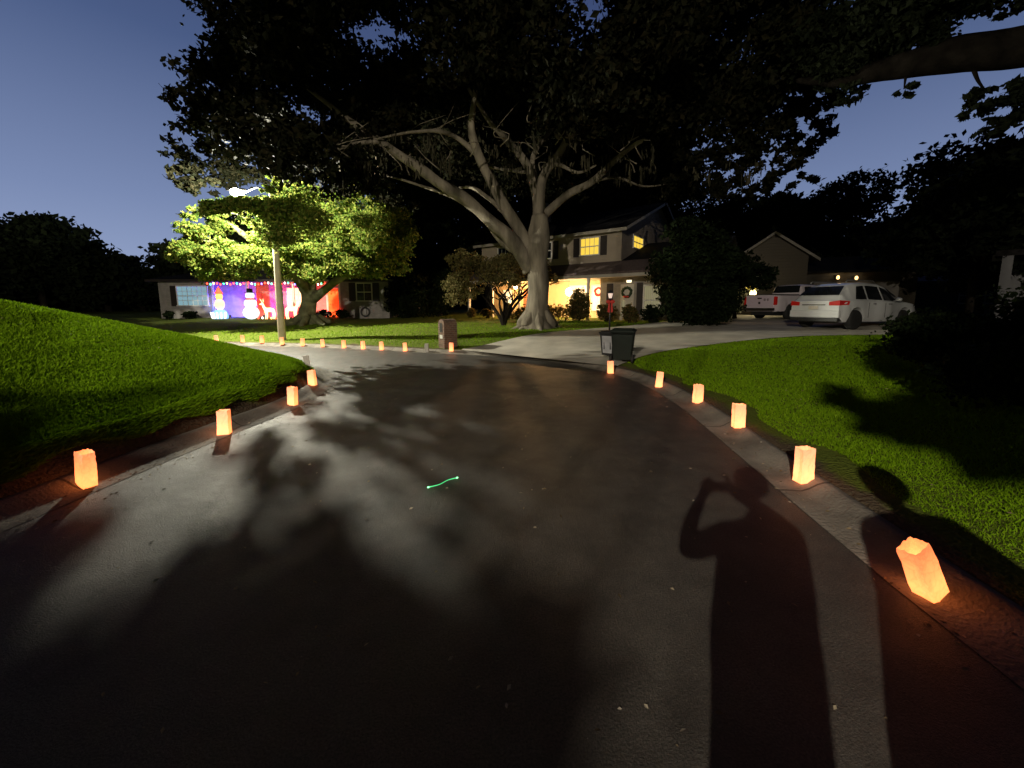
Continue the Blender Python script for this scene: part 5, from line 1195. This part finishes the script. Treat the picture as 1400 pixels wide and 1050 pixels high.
# ------------------------------------------------------------------ grass and litter
def grass():
    N=1500000; px=np.concatenate([rng.uniform(-13,-3.9,N), rng.uniform(2.2,12,N//2), rng.uniform(-16,12,N//3)])
    py=np.concatenate([rng.uniform(1.2,11.3,N), rng.uniform(1.0,14,N//2), rng.uniform(11,22,N//3)])
    r=np.hypot(px,py); keep=rng.random(len(px))<np.clip((5/r)**2,0,1)*1.0
    ratio=np.abs(px)/np.maximum(py,.1); keep&=ratio<1.75
    px,py,r=px[keep],py[keep],r[keep]; d=sdist(px,py)
    left=px<-3.2
    nn=np.array([mnoise.noise(Vector((a*1.3,b_*1.3,0))) for a,b_ in zip(px,py)])
    lim=np.where(left&(py<11.3),np.where(py>7.4,.42,.5),.72)+.25*nn
    k=(d>lim)&~inside(px,py,DRIVE); px,py,r,d,nn=px[k],py[k],r[k],d[k],nn[k]
    z=terrain_z(px,py); n=len(px); sc=np.clip(r/5,.8,3.2)
    h=(.020+.022*rng.random(n))*(1+.4*nn)*np.clip(sc,.8,1.5); wd_=(.0024+.0016*rng.random(n))*sc*1.5
    a=rng.uniform(0,2*PI,n); le=rng.normal(size=(n,2))*.014*np.clip(sc,.8,1.5)[:,None]
    edge=(d<lim[k]+.25)&(px<-3.2)&(py<11.3)
    c=np.stack([px,py,z-.008],1); dx=np.stack([np.cos(a)*wd_,np.sin(a)*wd_,np.zeros(n)],1)
    tip=c+np.stack([le[:,0]+np.where(edge,.05,0),le[:,1],h],1); mid=(c+tip)/2+np.stack([-le[:,0]*.15,-le[:,1]*.15,h*.12],1)
    V=np.stack([c-dx,c+dx,mid+dx*.7,tip],1).reshape(-1,3)
    o=big_mesh('lawn_grass',V,np.arange(4*n).reshape(n,4),M['grass']); tag(o,'short green turf on the mound and lawns','grass',kind='stuff'); print('blades',n)
grass()
def litter():
    n=1500; pts=[]
    L=resample(LEFT[(LEFT[:,1]>0)&(LEFT[:,0]>-9)],400); Rr=resample(RIGHT[(RIGHT[:,1]>0)&(RIGHT[:,0]>-9)],400)
    for k in range(n):
        src,s=(L,1) if rng.random()<.6 else (Rr,-1); p=src[rng.integers(0,399)]; q=rng.normal(0,.16)+.02; pts.append((p[0]-s*q+rng.normal(0,.03),p[1]+rng.normal(0,.1)))
    for k in range(420): pts.append((rng.uniform(-3.2,2.2),rng.uniform(1,11)))
    V=[]
    PT=np.array(pts); DD=sdist(PT[:,0],PT[:,1]); ZZ=np.where(DD<-.03,.004,np.interp(DD,[-.03,.15,.21,.27,.32,.37,.39],[.004,.0055,.03,.07,.09,.095,.095])+.003); ZZ=np.where(DD>.39,.115,ZZ)
    for k in range(900):
        x=rng.uniform(-9,-4) if k%2 else rng.uniform(3.2,8); y=rng.uniform(1.5,12); d_=float(sdist(np.array([x]),np.array([y]))[0])
        if d_>.6: pts.append((x,y)); ZZ=np.append(ZZ,H(x,y)+.03)
    for (x,y),z in zip(pts,ZZ):
        s=rng.uniform(.006,.02); a=rng.uniform(0,6.28)
        c=Vector((x,y,z)); u=Vector((math.cos(a),math.sin(a),.15))*s; v=Vector((-math.sin(a),math.cos(a),.1))*s*.5
        V+=[c-u,c+v+Vector((0,0,s*.3)),c+u,c-v]
    V=np.array([tuple(v) for v in V]); o=big_mesh('leaf_litter',V,np.arange(len(V)).reshape(-1,4),leaf_mat('dry_litter',[(.08,.06,.035),(.22,.17,.10),(.42,.38,.30)],.1)); tag(o,'fallen leaves and grit scattered on the road and gutters','leaf litter',kind='stuff')
litter()

# ------------------------------------------------------------------ two people (their shadows fall on the road)
def person(loc,rz,label,joints,edges,radii,cloth,root,headp,hair):
    t=empty('person',loc,rz,label,'person'); names=list(joints); me=bpy.data.meshes.new('body')
    me.from_pydata([joints[n_] for n_ in names],[(names.index(a),names.index(c)) for a,c in edges],[]); me.materials.append(cloth)
    o=link('body',me,t); sk=o.modifiers.new('skin','SKIN'); sk.use_smooth_shade=True
    for i,n_ in enumerate(names):
        r_=radii[n_]; me.skin_vertices[0].data[i].radius=r_ if hasattr(r_,'__len__') else (r_,r_)
        me.skin_vertices[0].data[i].use_root=(n_==root)
    ss=o.modifiers.new('sub','SUBSURF'); ss.levels=2; ss.render_levels=2
    b=MB(); hx,hy,hz=headp; b.ball((hx,hy-.02,hz+.03),(.088,.105,.115),16); b.ball((hx,hy+.01,hz-.05),(.066,.085,.08),14)
    b.ball((hx,hy+.105,hz-.01),(.014,.02,.022),8)
    for s in (-1,1): b.ball((hx+s*.088,hy,hz),(.012,.022,.032),8)
    h=b.build('head',M['skin'],t)
    b=MB(); 
    for s in (-1,1): b.ball((hx+s*.032,hy+.088,hz+.015),.011,8)
    b.build('eye',M['white_paint'],h); b=MB(); b.ball((hx,hy+.095,hz-.055),(.026,.008,.007),8); b.build('mouth',M['red_cloth'],h)
    b=MB(); b.ball((hx,hy-.035,hz+.055),hair,16); b.build('hair',M['hair'],h)
    return t
def hand(J,E,Rd_,side,w,dirs,up):
    """palm and five fingers as chains: w wrist, dirs finger direction, up curl direction"""
    w=Vector(w);d=Vector(dirs).normalized();u=Vector(up).normalized();n_=d.cross(u)
    pa=w+d*.05; J[side+'palm']=tuple(pa); E.append((side+'wrist',side+'palm')); Rd_[side+'palm']=(.034,.018)
    for k,(off,l) in enumerate([(-.03,.065),(-.01,.078),(.011,.072),(.03,.055)]):
        a=pa+d*.035+n_*off; J[side+'k%d'%k]=tuple(a); J[side+'m%d'%k]=tuple(a+d*l*.5+u*.006); J[side+'t%d'%k]=tuple(a+d*l*.75+u*l*.45)
        E += [(side+'palm',side+'k%d'%k),(side+'k%d'%k,side+'m%d'%k),(side+'m%d'%k,side+'t%d'%k)]
        for q,r_ in (('k',.0105),('m',.009),('t',.0075)): Rd_[side+q+'%d'%k]=r_
    a=pa-n_*.035*(1 if side=='l' else -1)-d*.015; J[side+'th1']=tuple(a); J[side+'th2']=tuple(a+d*.03-n_*.02*(1 if side=='l' else -1)+u*.02)
    E += [(side+'palm',side+'th1'),(side+'th1',side+'th2')]; Rd_[side+'th1']=.012; Rd_[side+'th2']=.009
def photographer():
    bx,by=.09,-.36
    J={'pel':(bx-.04,by,.98),'waist':(bx-.02,by+.01,1.14),'chest':(bx,by+.01,1.36),'neck':(bx,by,1.52),'nk2':(bx,by+.01,1.60),
       'ls':(bx-.20,by,1.46),'le':(-.20,-.13,1.27),'lf':(-.17,-.10,1.42),'lwrist':(-.115,-.085,1.535),
       'rs':(bx+.20,by,1.46),'re':(bx+.24,by+.06,1.42),'rf':(bx+.13,by+.18,1.52),'rwrist':(.085,-.10,1.575),
       'lh':(bx-.12,by,.92),'lk':(bx-.14,by+.03,.50),'la':(bx-.15,by-.02,.09),'lt':(bx-.17,by+.16,.045),
       'rh':(bx+.04,by,.92),'rk':(bx+.04,by+.03,.50),'ra':(bx+.05,by-.02,.09),'rt':(bx+.07,by+.16,.045)}
    E=[('pel','waist'),('waist','chest'),('chest','neck'),('neck','nk2'),('chest','ls'),('ls','le'),('le','lf'),('lf','lwrist'),('chest','rs'),('rs','re'),('re','rf'),('rf','rwrist'),
       ('pel','lh'),('lh','lk'),('lk','la'),('la','lt'),('pel','rh'),('rh','rk'),('rk','ra'),('ra','rt')]
    Rd_={'pel':(.19,.16),'waist':(.20,.16),'chest':(.23,.16),'neck':.07,'nk2':.06,'ls':.08,'le':.055,'lf':.045,'lwrist':.03,'rs':.08,'re':.055,'rf':.045,'rwrist':.03,'lh':.12,'lk':.08,'la':.05,'lt':.04,'rh':.12,'rk':.08,'ra':.05,'rt':.04}
    hand(J,E,Rd_,'l',J['lwrist'],(.25,.12,1),(1,.25,0)); hand(J,E,Rd_,'r',J['rwrist'],(-.25,.12,1),(-1,.25,0))
    person((0,0,0),0,'person in a dark jacket raising a phone with both hands',J,E,Rd_,M['cloth'],'pel',(bx-.025,by+.03,1.735),(.105,.12,.11))
    t=empty('phone',(0,-.055,1.6),0,'dark phone held upright by the person in the dark jacket','phone'); b=MB(); b.box(-.078,.078,-.004,.004,-.038,.038); b.build('case',M['black'],t,.003)
    b=MB(); b.box(-.074,.074,-.0052,-.0045,-.034,.034); b.build('screen',M['glass_dark'],t)
photographer()
def companion():
    bx,by=1.12,-.10
    J={'pel':(bx,by,.95),'waist':(bx,by+.01,1.08),'chest':(bx+.02,by+.01,1.26),'neck':(bx,by,1.42),'nk2':(bx-.02,by+.02,1.50),
       'ls':(bx-.19,by,1.36),'le':(bx-.30,by-.04,1.08),'lf':(bx-.26,by+.05,.95),'lwrist':(bx-.22,by+.12,.86),
       'rs':(bx+.20,by,1.36),'re':(bx+.34,by-.03,1.10),'rf':(bx+.30,by+.08,.97),'rwrist':(bx+.24,by+.14,.88),
       'lh':(bx-.10,by,.88),'lk':(bx-.11,by+.02,.48),'la':(bx-.11,by-.02,.09),'lt':(bx-.12,by+.14,.045),
       'rh':(bx+.10,by,.88),'rk':(bx+.12,by+.02,.48),'ra':(bx+.12,by-.02,.09),'rt':(bx+.13,by+.14,.045)}
    E=[('pel','waist'),('waist','chest'),('chest','neck'),('neck','nk2'),('chest','ls'),('ls','le'),('le','lf'),('lf','lwrist'),('chest','rs'),('rs','re'),('re','rf'),('rf','rwrist'),
       ('pel','lh'),('lh','lk'),('lk','la'),('la','lt'),('pel','rh'),('rh','rk'),('rk','ra'),('ra','rt')]
    Rd_={'pel':(.29,.2),'waist':(.28,.19),'chest':(.26,.18),'neck':.07,'nk2':.06,'ls':.085,'le':.07,'lf':.06,'lwrist':.03,'rs':.09,'re':.075,'rf':.06,'rwrist':.03,'lh':.14,'lk':.09,'la':.055,'lt':.04,'rh':.14,'rk':.09,'ra':.055,'rt':.04}
    hand(J,E,Rd_,'l',J['lwrist'],(.3,.5,-1),(.5,.3,0)); hand(J,E,Rd_,'r',J['rwrist'],(-.3,.5,-1),(-.5,.3,0))
    t=person((0,0,0),0,'heavier person in a long flared grey coat standing beside the photographer',J,E,Rd_,M['cloth2'],'pel',(bx-.02,by+.04,1.60),(.115,.13,.12))
    b=MB(); vs=[]; fs=[]; n=36; prof=[(.25,1.18,0),(.30,1.02,-.02),(.34,.85,-.06),(.39,.66,-.10),(.43,.48,-.13),(.45,.36,-.14)]
    for r_,z_,ox in prof:
        for k in range(n):
            a=2*PI*k/n; q=r_*(1+.05*math.sin(a*9)*(1.18-z_)); vs.append((bx+ox+q*math.cos(a),by+.75*q*math.sin(a),z_))
    for i in range(len(prof)-1):
        for k in range(n): fs.append((i*n+k,i*n+(k+1)%n,(i+1)*n+(k+1)%n,(i+1)*n+k))
    b.add(vs,fs,0,True); c_=b.build('coat_skirt',M['cloth2'],t); sd=c_.modifiers.new('thick','SOLIDIFY'); sd.thickness=.006
companion()
